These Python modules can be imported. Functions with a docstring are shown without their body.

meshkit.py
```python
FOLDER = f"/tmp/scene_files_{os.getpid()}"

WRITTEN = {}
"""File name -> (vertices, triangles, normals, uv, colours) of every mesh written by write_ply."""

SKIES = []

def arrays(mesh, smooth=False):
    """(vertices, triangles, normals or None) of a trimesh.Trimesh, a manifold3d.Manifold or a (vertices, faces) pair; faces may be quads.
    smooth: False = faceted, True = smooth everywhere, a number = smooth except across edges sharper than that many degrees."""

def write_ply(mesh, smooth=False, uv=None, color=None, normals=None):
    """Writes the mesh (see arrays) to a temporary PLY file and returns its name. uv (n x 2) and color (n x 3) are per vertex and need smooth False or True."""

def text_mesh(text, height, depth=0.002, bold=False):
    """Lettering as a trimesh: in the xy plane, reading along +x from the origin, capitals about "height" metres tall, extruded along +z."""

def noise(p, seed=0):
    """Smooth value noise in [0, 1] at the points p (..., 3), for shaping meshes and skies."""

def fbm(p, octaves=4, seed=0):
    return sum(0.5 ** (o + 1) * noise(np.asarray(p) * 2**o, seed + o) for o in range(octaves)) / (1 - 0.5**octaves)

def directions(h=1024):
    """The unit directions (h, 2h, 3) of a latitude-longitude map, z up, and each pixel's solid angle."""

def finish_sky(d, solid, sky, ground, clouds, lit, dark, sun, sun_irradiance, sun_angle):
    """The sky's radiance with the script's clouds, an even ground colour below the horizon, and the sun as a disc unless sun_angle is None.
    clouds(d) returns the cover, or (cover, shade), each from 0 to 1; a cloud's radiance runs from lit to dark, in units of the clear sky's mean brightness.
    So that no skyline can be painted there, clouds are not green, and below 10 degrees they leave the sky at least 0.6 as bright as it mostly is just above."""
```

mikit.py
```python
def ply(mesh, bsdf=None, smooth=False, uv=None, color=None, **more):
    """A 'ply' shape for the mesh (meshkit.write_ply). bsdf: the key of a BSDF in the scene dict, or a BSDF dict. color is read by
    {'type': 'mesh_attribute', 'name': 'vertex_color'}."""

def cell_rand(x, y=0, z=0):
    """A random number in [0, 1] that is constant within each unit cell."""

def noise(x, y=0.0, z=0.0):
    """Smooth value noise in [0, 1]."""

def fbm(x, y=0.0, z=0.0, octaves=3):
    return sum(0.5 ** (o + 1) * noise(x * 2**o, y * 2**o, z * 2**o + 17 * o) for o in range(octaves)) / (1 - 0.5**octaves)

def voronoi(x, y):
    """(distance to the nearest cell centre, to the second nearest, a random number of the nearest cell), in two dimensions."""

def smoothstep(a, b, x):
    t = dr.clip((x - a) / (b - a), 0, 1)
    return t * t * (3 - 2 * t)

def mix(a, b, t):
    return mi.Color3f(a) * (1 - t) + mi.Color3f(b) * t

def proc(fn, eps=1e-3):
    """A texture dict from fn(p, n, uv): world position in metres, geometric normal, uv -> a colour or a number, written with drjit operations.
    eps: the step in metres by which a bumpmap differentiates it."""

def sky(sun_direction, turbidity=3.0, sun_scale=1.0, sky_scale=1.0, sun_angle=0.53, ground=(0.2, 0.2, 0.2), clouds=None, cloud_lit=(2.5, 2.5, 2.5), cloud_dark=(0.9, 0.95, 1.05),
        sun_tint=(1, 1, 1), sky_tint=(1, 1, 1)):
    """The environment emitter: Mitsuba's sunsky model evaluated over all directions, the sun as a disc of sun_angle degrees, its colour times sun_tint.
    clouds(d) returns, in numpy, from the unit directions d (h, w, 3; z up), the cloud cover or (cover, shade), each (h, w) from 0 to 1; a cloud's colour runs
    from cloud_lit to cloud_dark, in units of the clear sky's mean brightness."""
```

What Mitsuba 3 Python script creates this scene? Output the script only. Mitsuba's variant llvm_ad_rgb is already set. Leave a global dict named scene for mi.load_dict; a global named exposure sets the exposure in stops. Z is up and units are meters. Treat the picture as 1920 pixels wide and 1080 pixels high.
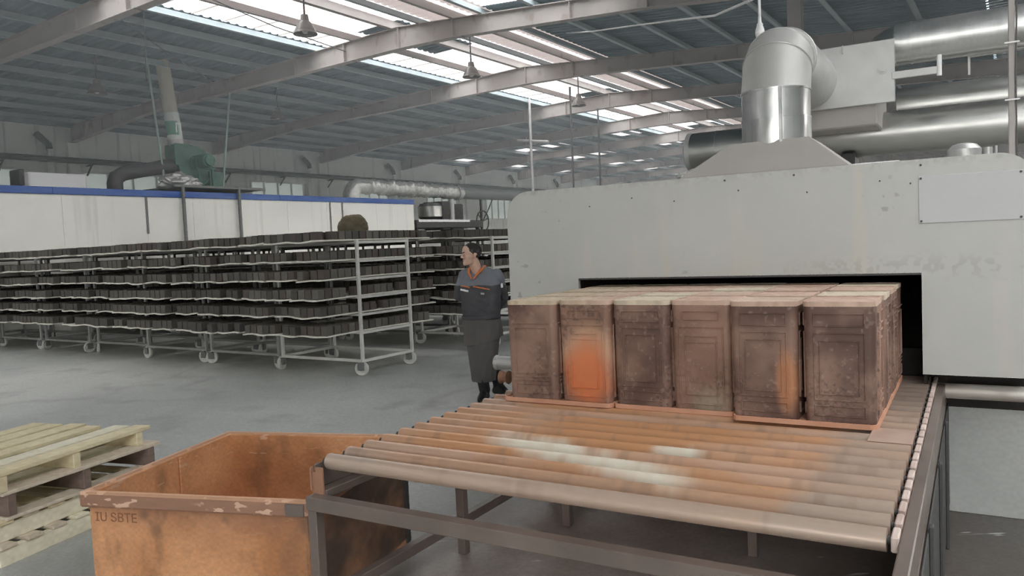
import math, random
import numpy as np, trimesh, manifold3d as m3
import mitsuba as mi, drjit as dr
import mikit, meshkit
from mikit import proc, noise, fbm, smoothstep, mix, cell_rand
from shapely.geometry import Polygon, box as sbox
from trimesh.creation import extrude_polygon
T = mi.ScalarTransform4f
rng = random.Random(7)
scene, labels = {}, {}

# ------------------------------------------------------------------ camera, sky, exposure
YAW, PITCH, ROLL, FOCAL, EYE = 0.57843, 0.0564679, 0.0435535, 1465.2, 1.66
def camera_axes():
    cp, sp, cr, sr, c, s = math.cos(PITCH), math.sin(PITCH), math.cos(ROLL), math.sin(ROLL), math.cos(YAW), math.sin(YAW)
    turn = np.array([[c, -s, 0], [s, c, 0], [0, 0, 1.0]])
    fwd, right = np.array([0, cp, -sp]), np.array([1.0, 0, 0])
    down = np.cross(fwd, right)
    return turn @ (cr * right + sr * down), turn @ (-sr * right + cr * down), turn @ fwd
RIGHT, DOWN, FWD = camera_axes()
cam = np.eye(4)
cam[:3, 0], cam[:3, 1], cam[:3, 2], cam[:3, 3] = -RIGHT, -DOWN, FWD, [0, 0, EYE]
scene['camera'] = {'type': 'perspective', 'to_world': T(cam), 'fov': math.degrees(2 * math.atan(960 / FOCAL)), 'fov_axis': 'x', 'near_clip': 0.05, 'far_clip': 500.0}
def overcast(d):
    n = meshkit.fbm(d * 3.0, 4, 5)
    return np.clip(0.8 + 0.4 * n, 0, 1), np.clip(0.25 + 0.3 * n, 0, 1)
scene['sky'] = mikit.sky([0.3, -0.5, 0.8], turbidity=4.0, sun_scale=0.0, sky_scale=1.0, ground=(0.25, 0.25, 0.24), clouds=overcast, cloud_lit=(1.78, 1.73, 1.66), cloud_dark=(1.40, 1.36, 1.32))
exposure = 5.0

# ------------------------------------------------------------------ helpers
CT = T().rotate([0, 0, 1], math.degrees(0.57843 - 0.53689))      # the kiln and its conveyor stand slightly turned in the hall
CA = 0.57843 - 0.53689
def numbered(k):
    if k not in scene and k not in labels and not any(x.startswith(k + '__') for x in TOUCHED.get(k, ())): return k
    i = 1
    while f'{k}_{i:03d}' in labels or f'{k}_{i:03d}' in scene: i += 1
    return f'{k}_{i:03d}'
TOUCHED, COUNT = {}, {}
def uniq(k):
    n = COUNT.get(k, 0); COUNT[k] = n + 1
    return k if n == 0 else f'{k}_{n:03d}'
def tag(k, label=None, cat=None, group=None, kind=None):
    d = labels.setdefault(k, {})
    for a, b in (('label', label), ('category', cat), ('group', group), ('kind', kind)):
        if b: d[a] = b
    return k
def thing(name, label, cat, group=None):
    return tag(uniq(name), label, cat, group)
def put(name, shape, parent=None, label=None, cat=None, group=None, kind=None, tw=None):
    k = uniq(f'{parent}__{name}' if parent else name)
    d = dict(shape)
    if tw is not None: d['to_world'] = tw
    scene[k] = d
    if label or cat or group or kind: tag(k, label, cat, group, kind)
    return k
def P(mesh, mat, smooth=30): return mikit.ply(mesh, mat, smooth)
def add(name, mesh, mat, parent=None, smooth=30, tw=None, **k): return put(name, P(mesh, mat, smooth), parent, tw=tw, **k)
def cat(*m): return trimesh.util.concatenate([x for x in m])
def bx(x0, x1, y0, y1, z0, z1):
    return trimesh.creation.box(bounds=[[min(x0, x1), min(y0, y1), min(z0, z1)], [max(x0, x1), max(y0, y1), max(z0, z1)]])
def bev(x0, x1, y0, y1, z0, z1, b=0.006):
    (x0, x1), (y0, y1), (z0, z1) = sorted((x0, x1)), sorted((y0, y1)), sorted((z0, z1))
    b = min(b, (x1 - x0) / 2.2, (y1 - y0) / 2.2, (z1 - z0) / 2.2)
    p = []
    for x, sx in ((x0, 1), (x1, -1)):
        for y, sy in ((y0, 1), (y1, -1)):
            for z, sz in ((z0, 1), (z1, -1)):
                p += [[x, y + sy * b, z + sz * b], [x + sx * b, y, z + sz * b], [x + sx * b, y + sy * b, z]]
    return trimesh.convex.convex_hull(np.array(p))
def cyl(p0, p1, r, n=20, r1=None):
    p0, p1 = np.array(p0, float), np.array(p1, float)
    d = p1 - p0; L = np.linalg.norm(d); d /= L
    a = np.cross(d, [0, 0, 1] if abs(d[2]) < 0.9 else [1, 0, 0]); a /= np.linalg.norm(a); b = np.cross(d, a)
    t = np.arange(n) * 2 * np.pi / n
    ring = np.cos(t)[:, None] * a + np.sin(t)[:, None] * b
    r1 = r if r1 is None else r1
    v = np.vstack([p0 + ring * r, p1 + ring * r1, [p0], [p1]])
    i = np.arange(n); j = (i + 1) % n
    f = np.vstack([np.stack([i, j, j + n], 1), np.stack([i, j + n, i + n], 1), np.stack([j, i, i * 0 + 2 * n], 1), np.stack([i + n, j + n, i * 0 + 2 * n + 1], 1)])
    m = trimesh.Trimesh(v, f, process=False)
    if m.volume < 0: m.invert()
    return m
def sweep(path, r, n=14, caps=True, fn=None):
    p = np.array(path, float)
    t = np.gradient(p, axis=0); t /= np.linalg.norm(t, axis=1, keepdims=True)
    ref = np.array([0, 0, 1.0]) if abs(t[0][2]) < 0.9 else np.array([1.0, 0, 0])
    a = np.cross(t[0], ref); a /= np.linalg.norm(a)
    V = []
    R = np.broadcast_to(r, (len(p),))
    ang = np.arange(n) * 2 * np.pi / n
    for k in range(len(p)):
        a = a - t[k] * (a @ t[k]); a /= np.linalg.norm(a); b = np.cross(t[k], a)
        V.append(p[k] + R[k] * (np.cos(ang)[:, None] * a + np.sin(ang)[:, None] * b))
    V = np.vstack(V); F = []
    i = np.arange(n); j = (i + 1) % n
    for k in range(len(p) - 1):
        o = k * n
        F += [np.stack([o + i, o + j, o + j + n], 1), np.stack([o + i, o + j + n, o + i + n], 1)]
    if caps:
        V = np.vstack([V, p[:1], p[-1:]]); c = len(p) * n; o = (len(p) - 1) * n
        F += [np.stack([j, i, i * 0 + c], 1), np.stack([o + i, o + j, i * 0 + c + 1], 1)]
    m = trimesh.Trimesh(V, np.vstack(F), process=False)
    if m.volume < 0: m.invert()
    return m
def bar(p0, p1, w, h=None):
    """square tube between two points, w wide and h high"""
    h = w if h is None else h
    p0, p1 = np.array(p0, float), np.array(p1, float)
    d = p1 - p0; L = np.linalg.norm(d); d /= L
    up = np.array([0, 0, 1.0]) if abs(d[2]) < 0.95 else np.array([0, 1.0, 0])
    a = np.cross(d, up); a /= np.linalg.norm(a); b = np.cross(a, d)
    m = bev(-w / 2, w / 2, 0, L, -h / 2, h / 2, min(w, h) * 0.12)
    M = np.eye(4); M[:3, 0], M[:3, 1], M[:3, 2], M[:3, 3] = a, d, b, p0
    m.apply_transform(M)
    return m
def lathe(profile, n=24):
    return trimesh.creation.revolve(np.array(profile, float), sections=n)
def at(m, x=0, y=0, z=0, rz=0, rx=0, ry=0):
    m = m.copy()
    for a, ax in ((rx, [1, 0, 0]), (ry, [0, 1, 0]), (rz, [0, 0, 1])):
        if a: m.apply_transform(trimesh.transformations.rotation_matrix(a, ax))
    m.apply_translation([x, y, z]); return m
def xz_prism(poly, y0, y1):
    """polygon in x,z extruded from y0 to y1"""
    m = extrude_polygon(Polygon(poly), y1 - y0, engine='earcut')
    v = np.array(m.vertices); m.vertices = np.stack([v[:, 0], y1 - v[:, 2], v[:, 1]], 1)
    if m.volume < 0: m.invert()
    return m
def shp_xz(shape, y0, y1):
    m = extrude_polygon(shape, y1 - y0, engine='earcut')
    v = np.array(m.vertices); m.vertices = np.stack([v[:, 0], y1 - v[:, 2], v[:, 1]], 1)
    if m.volume < 0: m.invert()
    return m
def rrect(w, h, r, n=6):
    return sbox(-w / 2 + r, -h / 2 + r, w / 2 - r, h / 2 - r).buffer(r, quad_segs=n)

# ------------------------------------------------------------------ materials
def rgb(c): return {'type': 'rgb', 'value': [float(x) for x in c]}
def prin(name, color, rough=0.6, metal=0.0, spec=0.4, bump=None, bs=0.002, **k):
    d = {'type': 'principled', 'base_color': color if isinstance(color, dict) else rgb(color), 'roughness': rough, 'metallic': metal, 'specular': spec, **k}
    if bump is not None: d = {'type': 'bumpmap', 'nested_texture': proc(bump), 'scale': bs, 'bsdf': d}
    scene['mat_' + name] = {'type': 'twosided', 'bsdf': d}
    return 'mat_' + name
cA, sA = math.cos(CA), math.sin(CA)
def uvw(p): return p.x * cA + p.y * sA, p.y * cA - p.x * sA, p.z     # conveyor coordinates
def C3(c): return mi.Color3f(*c)

def f_floor(p, n, uv):
    a = fbm(p.x * 0.35, p.y * 0.35, 0, 4); b = fbm(p.x * 2.5 + 9, p.y * 2.5, 0, 4); g = noise(p.x * 60, p.y * 60)
    c = mix((0.36, 0.375, 0.365), (0.46, 0.475, 0.46), smoothstep(0.3, 0.7, a))
    c = mix(c, (0.15, 0.155, 0.155), smoothstep(0.55, 0.85, b) * 0.22)
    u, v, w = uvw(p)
    conv_brown = smoothstep(1.2, 0.2, dr.abs(u + 1.3) - 0.6) * smoothstep(1.0, 2.4, v)  # floor turns browner and darker beneath the conveyor
    c = mix(c, (0.20, 0.15, 0.125), conv_brown * (0.6 + 0.4 * b))
    c = mix(c, (0.05, 0.041, 0.035), smoothstep(-1.3, -0.25, u) * smoothstep(1.6, 2.6, v) * (0.62 + 0.33 * a))  # shadow at the conveyor's right painted into the floor colour, with dirt
    scr = smoothstep(0.80, 0.86, fbm(p.x * 3 + p.y * 1.0, p.y * 14 - p.x * 9, 3, 3))
    c = mix(c, (0.5, 0.52, 0.52), scr * 0.5)
    crack = smoothstep(0.02, 0.0, dr.abs(fbm(p.x * 0.25 + 4, p.y * 0.25, 7, 4) - 0.5))
    c = mix(c, (0.12, 0.12, 0.12), crack * 0.12)
    return c * (0.93 + 0.14 * g)
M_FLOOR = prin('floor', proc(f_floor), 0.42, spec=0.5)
def f_wall(p, n, uv):
    a = fbm(p.y * 0.5, p.z * 0.5, 2, 4); s = fbm(p.y * 6, p.z * 0.4, 5, 3)
    c = mix((0.72, 0.74, 0.71), (0.80, 0.81, 0.78), a)
    return mix(c, (0.30, 0.33, 0.32), smoothstep(0.6, 0.85, s) * 0.4)
M_WALL = prin('wall', proc(f_wall), 0.85, spec=0.2)
def f_roof(p, n, uv):
    a = fbm(p.x * 0.8, p.y * 0.5, 1, 4); b = noise(p.x * 0.3, p.y * 3.7)
    c = mix((0.13, 0.185, 0.215), (0.215, 0.28, 0.315), a)
    return c * (0.85 + 0.3 * b)
M_ROOF = prin('roof', proc(f_roof), 0.6, spec=0.3)
M_PURLIN = prin('purlin', (0.36, 0.42, 0.44), 0.55)
def f_beam(p, n, uv):
    a = fbm(p.x * 0.7, p.y * 0.7, p.z * 0.7, 4); b = fbm(p.x * 5, p.y * 5, p.z * 2, 3)
    c = mix((0.30, 0.27, 0.26), (0.46, 0.43, 0.41), a)
    return mix(c, (0.26, 0.19, 0.16), smoothstep(0.62, 0.8, b) * 0.5)
M_BEAM = prin('beam', proc(f_beam), 0.6)
# skylight sheets: clear ones let the sky through, fibreglass ones glow with it
scene['mat_clear_sheet'] = {'type': 'thindielectric', 'int_ior': 1.45, 'specular_transmittance': rgb((0.93, 0.95, 0.97))}
scene['mat_fibre_white'] = {'type': 'principledthin', 'base_color': rgb((0.66, 0.62, 0.625)), 'roughness': 0.6, 'diff_trans': 0.75}
scene['mat_fibre_pink'] = {'type': 'principledthin', 'base_color': rgb((0.50, 0.44, 0.43)), 'roughness': 0.6, 'diff_trans': 0.42}
scene['mat_frosted'] = {'type': 'principledthin', 'base_color': rgb((0.6, 0.63, 0.62)), 'roughness': 0.5, 'diff_trans': 0.8}

def f_booth(p, n, uv):
    a = fbm(p.y * 0.6, p.z * 0.6, 2, 3); s = fbm(p.y * 5 + p.x, p.z * 0.35, 5, 3)
    c = mix((0.70, 0.70, 0.66), (0.80, 0.795, 0.75), a)
    return mix(c, (0.50, 0.50, 0.45), smoothstep(0.62, 0.85, s) * 0.35)
M_BOOTH = prin('booth', proc(f_booth), 0.5, spec=0.4)
M_BLUE = prin('blue', proc(lambda p, n, uv: mix((0.02, 0.075, 0.32), (0.10, 0.17, 0.38), fbm(p.y * 1.5, p.z * 6, p.x, 3))), 0.5)
def f_kiln(p, n, uv):
    u, v, w = uvw(p)
    a = fbm(u * 1.3, w * 1.3, v, 4); s = fbm(u * 9, w * 0.8, 5 + v, 3); sp = fbm(u * 30, w * 30, v * 30, 2); m = fbm(u * 2.2 + 3, w * 2.2, v, 3)
    c = mix((0.41, 0.413, 0.395), (0.485, 0.485, 0.465), a)
    c = mix(c, (0.52, 0.47, 0.40), smoothstep(0.55, 0.8, s) * 0.35)
    c = mix(c, (0.20, 0.19, 0.18), smoothstep(0.70, 0.78, sp) * smoothstep(0.52, 0.68, m) * 0.45)
    rust = smoothstep(0.10, 0.0, dr.abs(w - 1.44)) * smoothstep(-1.1, -0.6, u) * smoothstep(0.5, 0.62, sp)
    c = mix(c, (0.23, 0.2, 0.18), rust * 0.22)
    edge = smoothstep(1.96, 2.02, w) * smoothstep(0.45, 0.6, sp)
    return mix(c, (0.30, 0.29, 0.27), edge * 0.3)
M_KILN = prin('kiln', proc(f_kiln), 0.45, spec=0.4)
M_PLATE = prin('plate_grey', (0.58, 0.585, 0.59), 0.4)
M_DARK = prin('dark_steel', (0.055, 0.055, 0.055), 0.55)
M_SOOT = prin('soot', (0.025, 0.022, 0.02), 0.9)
def f_alu(p, n, uv):
    a = fbm(p.x * 4, p.y * 4, p.z * 4, 4); st = noise(p.x * 90, p.y * 90, p.z * 3)
    return mix((0.55, 0.55, 0.54), (0.80, 0.80, 0.80), a) * (0.92 + 0.12 * st)
M_ALU = prin('aluminium', proc(f_alu), proc(lambda p, n, uv: 0.20 + 0.16 * fbm(p.x * 6, p.y * 6, p.z * 6, 3)), 1.0,
             bump=lambda p, n, uv: fbm(p.x * 3, p.y * 3, p.z * 3, 3), bs=0.012)
M_GALV = prin('galvanised', proc(lambda p, n, uv: mix((0.40, 0.40, 0.39), (0.56, 0.56, 0.55), fbm(p.x * 5, p.y * 5, p.z * 5, 4))), 0.42, 0.55)
M_DUCTD = prin('duct_dark', proc(lambda p, n, uv: mix((0.42, 0.42, 0.40), (0.62, 0.62, 0.60), fbm(p.x * 2, p.y * 2, p.z * 5, 4))), proc(lambda p, n, uv: 0.22 + 0.2 * fbm(p.x * 9, p.y * 9, p.z * 9, 3)), 1.0)
M_HOOD = prin('hood_paint', proc(lambda p, n, uv: mix((0.30, 0.28, 0.265), (0.36, 0.34, 0.325), fbm(p.x * 3, p.y * 3, p.z * 3, 3))), 0.55)
M_ELBOW = prin('elbow_grey', proc(lambda p, n, uv: mix((0.40, 0.40, 0.385), (0.46, 0.46, 0.445), fbm(p.x * 3, p.y * 3, p.z * 3, 3))), 0.45, 0.3)
def f_roller(p, n, uv):
    u, v, w = uvw(p)
    k = dr.floor((v - 2.36) / 0.123); r = cell_rand(k, 3)
    a = fbm(u * 1.6, v * 3 + 6 * r, 0, 3); st = fbm(u * 14 + 40 * r, v * 2, 0, 3)
    orange, pale, grey = (0.58, 0.30, 0.155), (0.60, 0.39, 0.28), (0.44, 0.345, 0.28)
    c = mix(orange, pale, smoothstep(0.35, 0.7, a))
    t = smoothstep(2.72, 2.4, v) * 0.8 + smoothstep(-0.58, -0.40, u + 0.05 * st) * 0.85 + smoothstep(-1.9, -2.4, u) * 0.35
    c = mix(c, grey, dr.clip(t + 0.25 * (r - 0.5), 0, 1))
    c = mix(c, (0.30, 0.20, 0.15), smoothstep(0.55, 0.8, st) * 0.35)
    d1 = dr.abs((v - 2.80) + 0.33 * (u + 1.38)); w1 = smoothstep(0.15, 0.04, d1 + 0.10 * (st - 0.5)) * smoothstep(-2.0, -1.7, u) * smoothstep(-0.75, -0.98, u + 0.1 * a)
    d2 = dr.sqrt(dr.square((u + 1.03) / 0.16) + dr.square((v - 3.02) / 0.12)); w2 = smoothstep(1.2, 0.6, d2 + st * 0.6)
    d3 = dr.sqrt(dr.square((u + 1.62) / 0.22) + dr.square((v - 2.97) / 0.08)); w3 = smoothstep(1.2, 0.5, d3 + st * 0.6) * 0.8
    c = mix(c, (0.82, 0.77, 0.65), dr.clip(w1 + w2 + w3, 0, 1) * (0.75 + 0.25 * noise(u * 30, v * 3)))
    shade_soot = smoothstep(3.6, 4.5, v)
    return mix(c, (0.13, 0.105, 0.09), shade_soot * 0.75)  # shade toward the kiln mouth painted in along with soot
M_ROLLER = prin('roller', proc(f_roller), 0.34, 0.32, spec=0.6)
def f_frame(p, n, uv):
    a = fbm(p.x * 4, p.y * 4, p.z * 4, 4)
    return mix((0.085, 0.066, 0.057), (0.17, 0.135, 0.118), a)
M_FRAME = prin('frame_brown', proc(f_frame), 0.33, spec=0.6)
M_RUSTP = prin('rust_plate', proc(lambda p, n, uv: mix((0.16, 0.075, 0.045), (0.36, 0.20, 0.13), fbm(p.x * 9, p.y * 9, p.z * 9, 4))), 0.7)
M_BLOCK = prin('bearing_pink', proc(lambda p, n, uv: mix((0.42, 0.32, 0.28), (0.6, 0.5, 0.45), noise(p.x * 20, p.y * 9, 1))), 0.55)
def f_can(p, n, uv):
    u, v, w = uvw(p)
    k = dr.floor((u + 2.235) / 0.3135); r = cell_rand(k, dr.floor((v - 3.64) / 0.31), 5)
    a = fbm(u * 5 + 9 * r, w * 5, v * 5, 4); s = fbm(u * 60, w * 60, v * 60, 3); dk = fbm(u * 6 + 5 * r, w * 4 + 3, v * 6, 3)
    c = mix((0.092, 0.050, 0.038), (0.25, 0.155, 0.12), smoothstep(0.25, 0.75, a))
    c = mix(c, (0.35, 0.20, 0.135), smoothstep(0.5, 0.9, r) * 0.35)
    low = smoothstep(1.10, 0.88, w + 0.25 * (dk - 0.5))
    c = mix(c, (0.085, 0.052, 0.045), smoothstep(0.45, 0.75, s) * smoothstep(0.42, 0.75, dk + 0.2 * low) * 0.75)
    c = mix(c, (0.30, 0.23, 0.19), smoothstep(0.6, 0.8, fbm(u * 50, w * 50, v * 50, 2)) * 0.35)
    front = smoothstep(3.9, 3.75, v)
    d = dr.sqrt(dr.square((u + 1.745) / 0.14) + dr.square((w - 0.965) / 0.19))
    burn = smoothstep(1.25, 0.45, d + 0.7 * (a - 0.5)) * front
    halo = smoothstep(1.6, 0.9, d + 0.8 * (a - 0.5)) * front * smoothstep(0.95, 1.1, w)
    c = mix(c, (0.52, 0.33, 0.22), halo * 0.75)
    c = mix(c, (0.55, 0.165, 0.06), burn * 0.9)
    d5 = dr.sqrt(dr.square((u + 0.735) / 0.05) + dr.square((w - 1.0) / 0.16))
    c = mix(c, (0.46, 0.21, 0.10), smoothstep(1.2, 0.4, d5 + 0.6 * (a - 0.5)) * front * 0.7)
    d6 = smoothstep(0.96, 0.86, w) * smoothstep(0.12, 0.03, dr.abs(u + 1.10))
    return mix(c, (0.30, 0.28, 0.20), d6 * front * 0.5)
M_CAN = prin('can', proc(f_can), 0.55, spec=0.45, bump=lambda p, n, uv: fbm(p.x * 45, p.y * 45, p.z * 45, 3), bs=0.0015)
def f_lid(p, n, uv):
    u, v, w = uvw(p)
    r = cell_rand(dr.floor((u + 2.235) / 0.3135), dr.floor((v - 3.64) / 0.31), 8); a = fbm(u * 6, v * 6, w * 6, 4)
    c = mix((0.38, 0.25, 0.19), (0.52, 0.385, 0.31), a)
    c = mix(c, (0.50, 0.46, 0.35), smoothstep(0.72, 0.85, r) * 0.7)
    c = mix(c, (0.42, 0.37, 0.26), smoothstep(-1.55, -2.0, u) * 0.6)
    return c * (0.85 + 0.3 * noise(u * 40, v * 40, 3))
M_LID = prin('can_lid', proc(f_lid), 0.6)
M_TRAY = prin('tray', proc(lambda p, n, uv: mix((0.44, 0.21, 0.13), (0.58, 0.33, 0.22), fbm(p.x * 8, p.y * 8, p.z * 8, 4))), 0.6)
def f_bin(p, n, uv):
    a = fbm(p.x * 2.2, p.y * 2.2, p.z * 2.2, 4); s = fbm(p.x * 9, p.y * 9, p.z * 3, 4); g = fbm(p.x * 70, p.y * 70, p.z * 70, 2)
    c = mix((0.38, 0.165, 0.07), (0.58, 0.29, 0.145), smoothstep(0.3, 0.7, a))
    c = mix(c, (0.20, 0.10, 0.055), smoothstep(0.56, 0.80, s) * 0.5)
    pale = smoothstep(0.66, 0.76, fbm(p.x * 12 + 3, p.y * 12, p.z * 45, 3)) * smoothstep(0.40, 0.52, p.z)
    c = mix(c, (0.58, 0.40, 0.28), pale * 0.6)
    return c * (0.85 + 0.3 * g)
def f_binfront(p, n, uv):
    a = fbm(p.x * 3, p.y * 3, p.z * 3, 4); s = fbm(p.x * 7, p.y * 7, p.z * 4, 4)
    c = f_bin(p, n, uv)
    c = mix(c, (0.235, 0.115, 0.075), smoothstep(0.36, 0.54, p.z + 0.25 * (a - 0.5)) * 0.55)
    return mix(c, (0.12, 0.07, 0.05), smoothstep(0.62, 0.78, s) * 0.6)
def f_binscorch(p, n, uv):
    a = fbm(p.x * 3, p.y * 3, p.z * 4, 4)
    return mix((0.10, 0.066, 0.052), (0.30, 0.165, 0.095), smoothstep(0.40, 0.75, a)) * (0.85 + 0.3 * fbm(p.x * 40, p.y * 40, p.z * 40, 2))
M_BINF, M_BINS = prin('bin_front', proc(f_binfront), 0.55, spec=0.35), prin('bin_scorched', proc(f_binscorch), 0.6)
M_BIN = prin('bin', proc(f_bin), 0.6, spec=0.35)
def f_binrim(p, n, uv):
    a = fbm(p.x * 5, p.y * 5, p.z * 16, 4); s = fbm(p.x * 22, p.y * 22, p.z * 40, 3)
    c = mix((0.20, 0.105, 0.07), (0.32, 0.175, 0.115), a)
    c = mix(c, (0.62, 0.42, 0.31), smoothstep(0.60, 0.68, s) * smoothstep(0.45, 0.6, fbm(p.x * 2.2, p.y * 2.2, 3, 2)) * 0.8)
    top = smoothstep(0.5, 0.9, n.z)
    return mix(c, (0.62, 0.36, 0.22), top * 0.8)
M_BINRIM = prin('bin_rim', proc(f_binrim), 0.6)
def wood(name, dark, light, sc=1.0):
    def f(p, n, uv):
        g = fbm(p.x * 9 * sc, p.y * 9 * sc, p.z * 40, 4); st = fbm(p.x * 2, p.y * 2, p.z * 2 + 4, 3); k = noise(p.x * 40, p.y * 40, p.z * 40)
        return mix(dark, light, 0.6 * g + 0.4 * st) * (0.9 + 0.2 * k)
    return prin(name, proc(f), 0.75, spec=0.2)
M_WOOD = [wood('wood_pale', (0.50, 0.43, 0.27), (0.76, 0.68, 0.48)), wood('wood_grey', (0.40, 0.34, 0.27), (0.66, 0.58, 0.47), 0.8), wood('wood_white', (0.55, 0.51, 0.38), (0.78, 0.74, 0.60), 1.2)]
M_WOODD = wood('wood_dark', (0.10, 0.075, 0.065), (0.24, 0.18, 0.15))
M_BOARD = wood('board', (0.56, 0.55, 0.49), (0.76, 0.74, 0.67))
M_BRICK = [prin(f'brick_{i}', c, 0.85, spec=0.2) for i, c in enumerate([(0.115, 0.11, 0.098), (0.085, 0.082, 0.075), (0.145, 0.138, 0.122), (0.105, 0.09, 0.082)])]
M_RACK = prin('rack_paint', proc(lambda p, n, uv: mix((0.50, 0.50, 0.48), (0.66, 0.66, 0.63), fbm(p.x * 6, p.y * 6, p.z * 6, 3))), 0.5)
M_RACK_SHADE = prin('rack_shaded', (0.30, 0.31, 0.30), 0.5)  # rack paint darkened to carry the shade among the racks
M_RACKD = prin('rack_dark', (0.16, 0.17, 0.165), 0.55)
M_WHEEL = prin('wheel', (0.58, 0.58, 0.55), 0.5)
M_RUBBER = prin('rubber', (0.05, 0.05, 0.05), 0.7)
M_GREEN = prin('fan_green', proc(lambda p, n, uv: mix((0.035, 0.11, 0.08), (0.085, 0.19, 0.145), fbm(p.x * 5, p.y * 5, p.z * 5, 3))), 0.5)
M_PIPEC = prin('cream_pipe', (0.48, 0.45, 0.38), 0.6)
M_TUBEG = prin('tube_green', (0.28, 0.38, 0.34), 0.5)
M_DKPIPE = prin('dark_pipe', proc(lambda p, n, uv: mix((0.045, 0.065, 0.055), (0.09, 0.11, 0.10), fbm(p.y * 2, p.z * 9, 1, 3))), 0.55)
M_FLEX = prin('flex_foil', proc(lambda p, n, uv: mix((0.45, 0.45, 0.42), (0.78, 0.78, 0.75), fbm(p.y * 6, p.z * 9, p.x * 6, 4))), 0.4, 0.6)
M_SACK = prin('sack', proc(lambda p, n, uv: mix((0.10, 0.085, 0.055), (0.19, 0.165, 0.11), fbm(p.x * 14, p.y * 14, p.z * 14, 4))), 0.9)
M_WHITE = prin('white_plastic', (0.75, 0.75, 0.75), 0.4)
M_LAMP = prin('lamp_shade', (0.24, 0.23, 0.22), 0.4, 0.4)
M_WIRE = prin('wire', (0.10, 0.10, 0.10), 0.6)
M_WINF = prin('window_frame', (0.66, 0.67, 0.66), 0.5)

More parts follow.
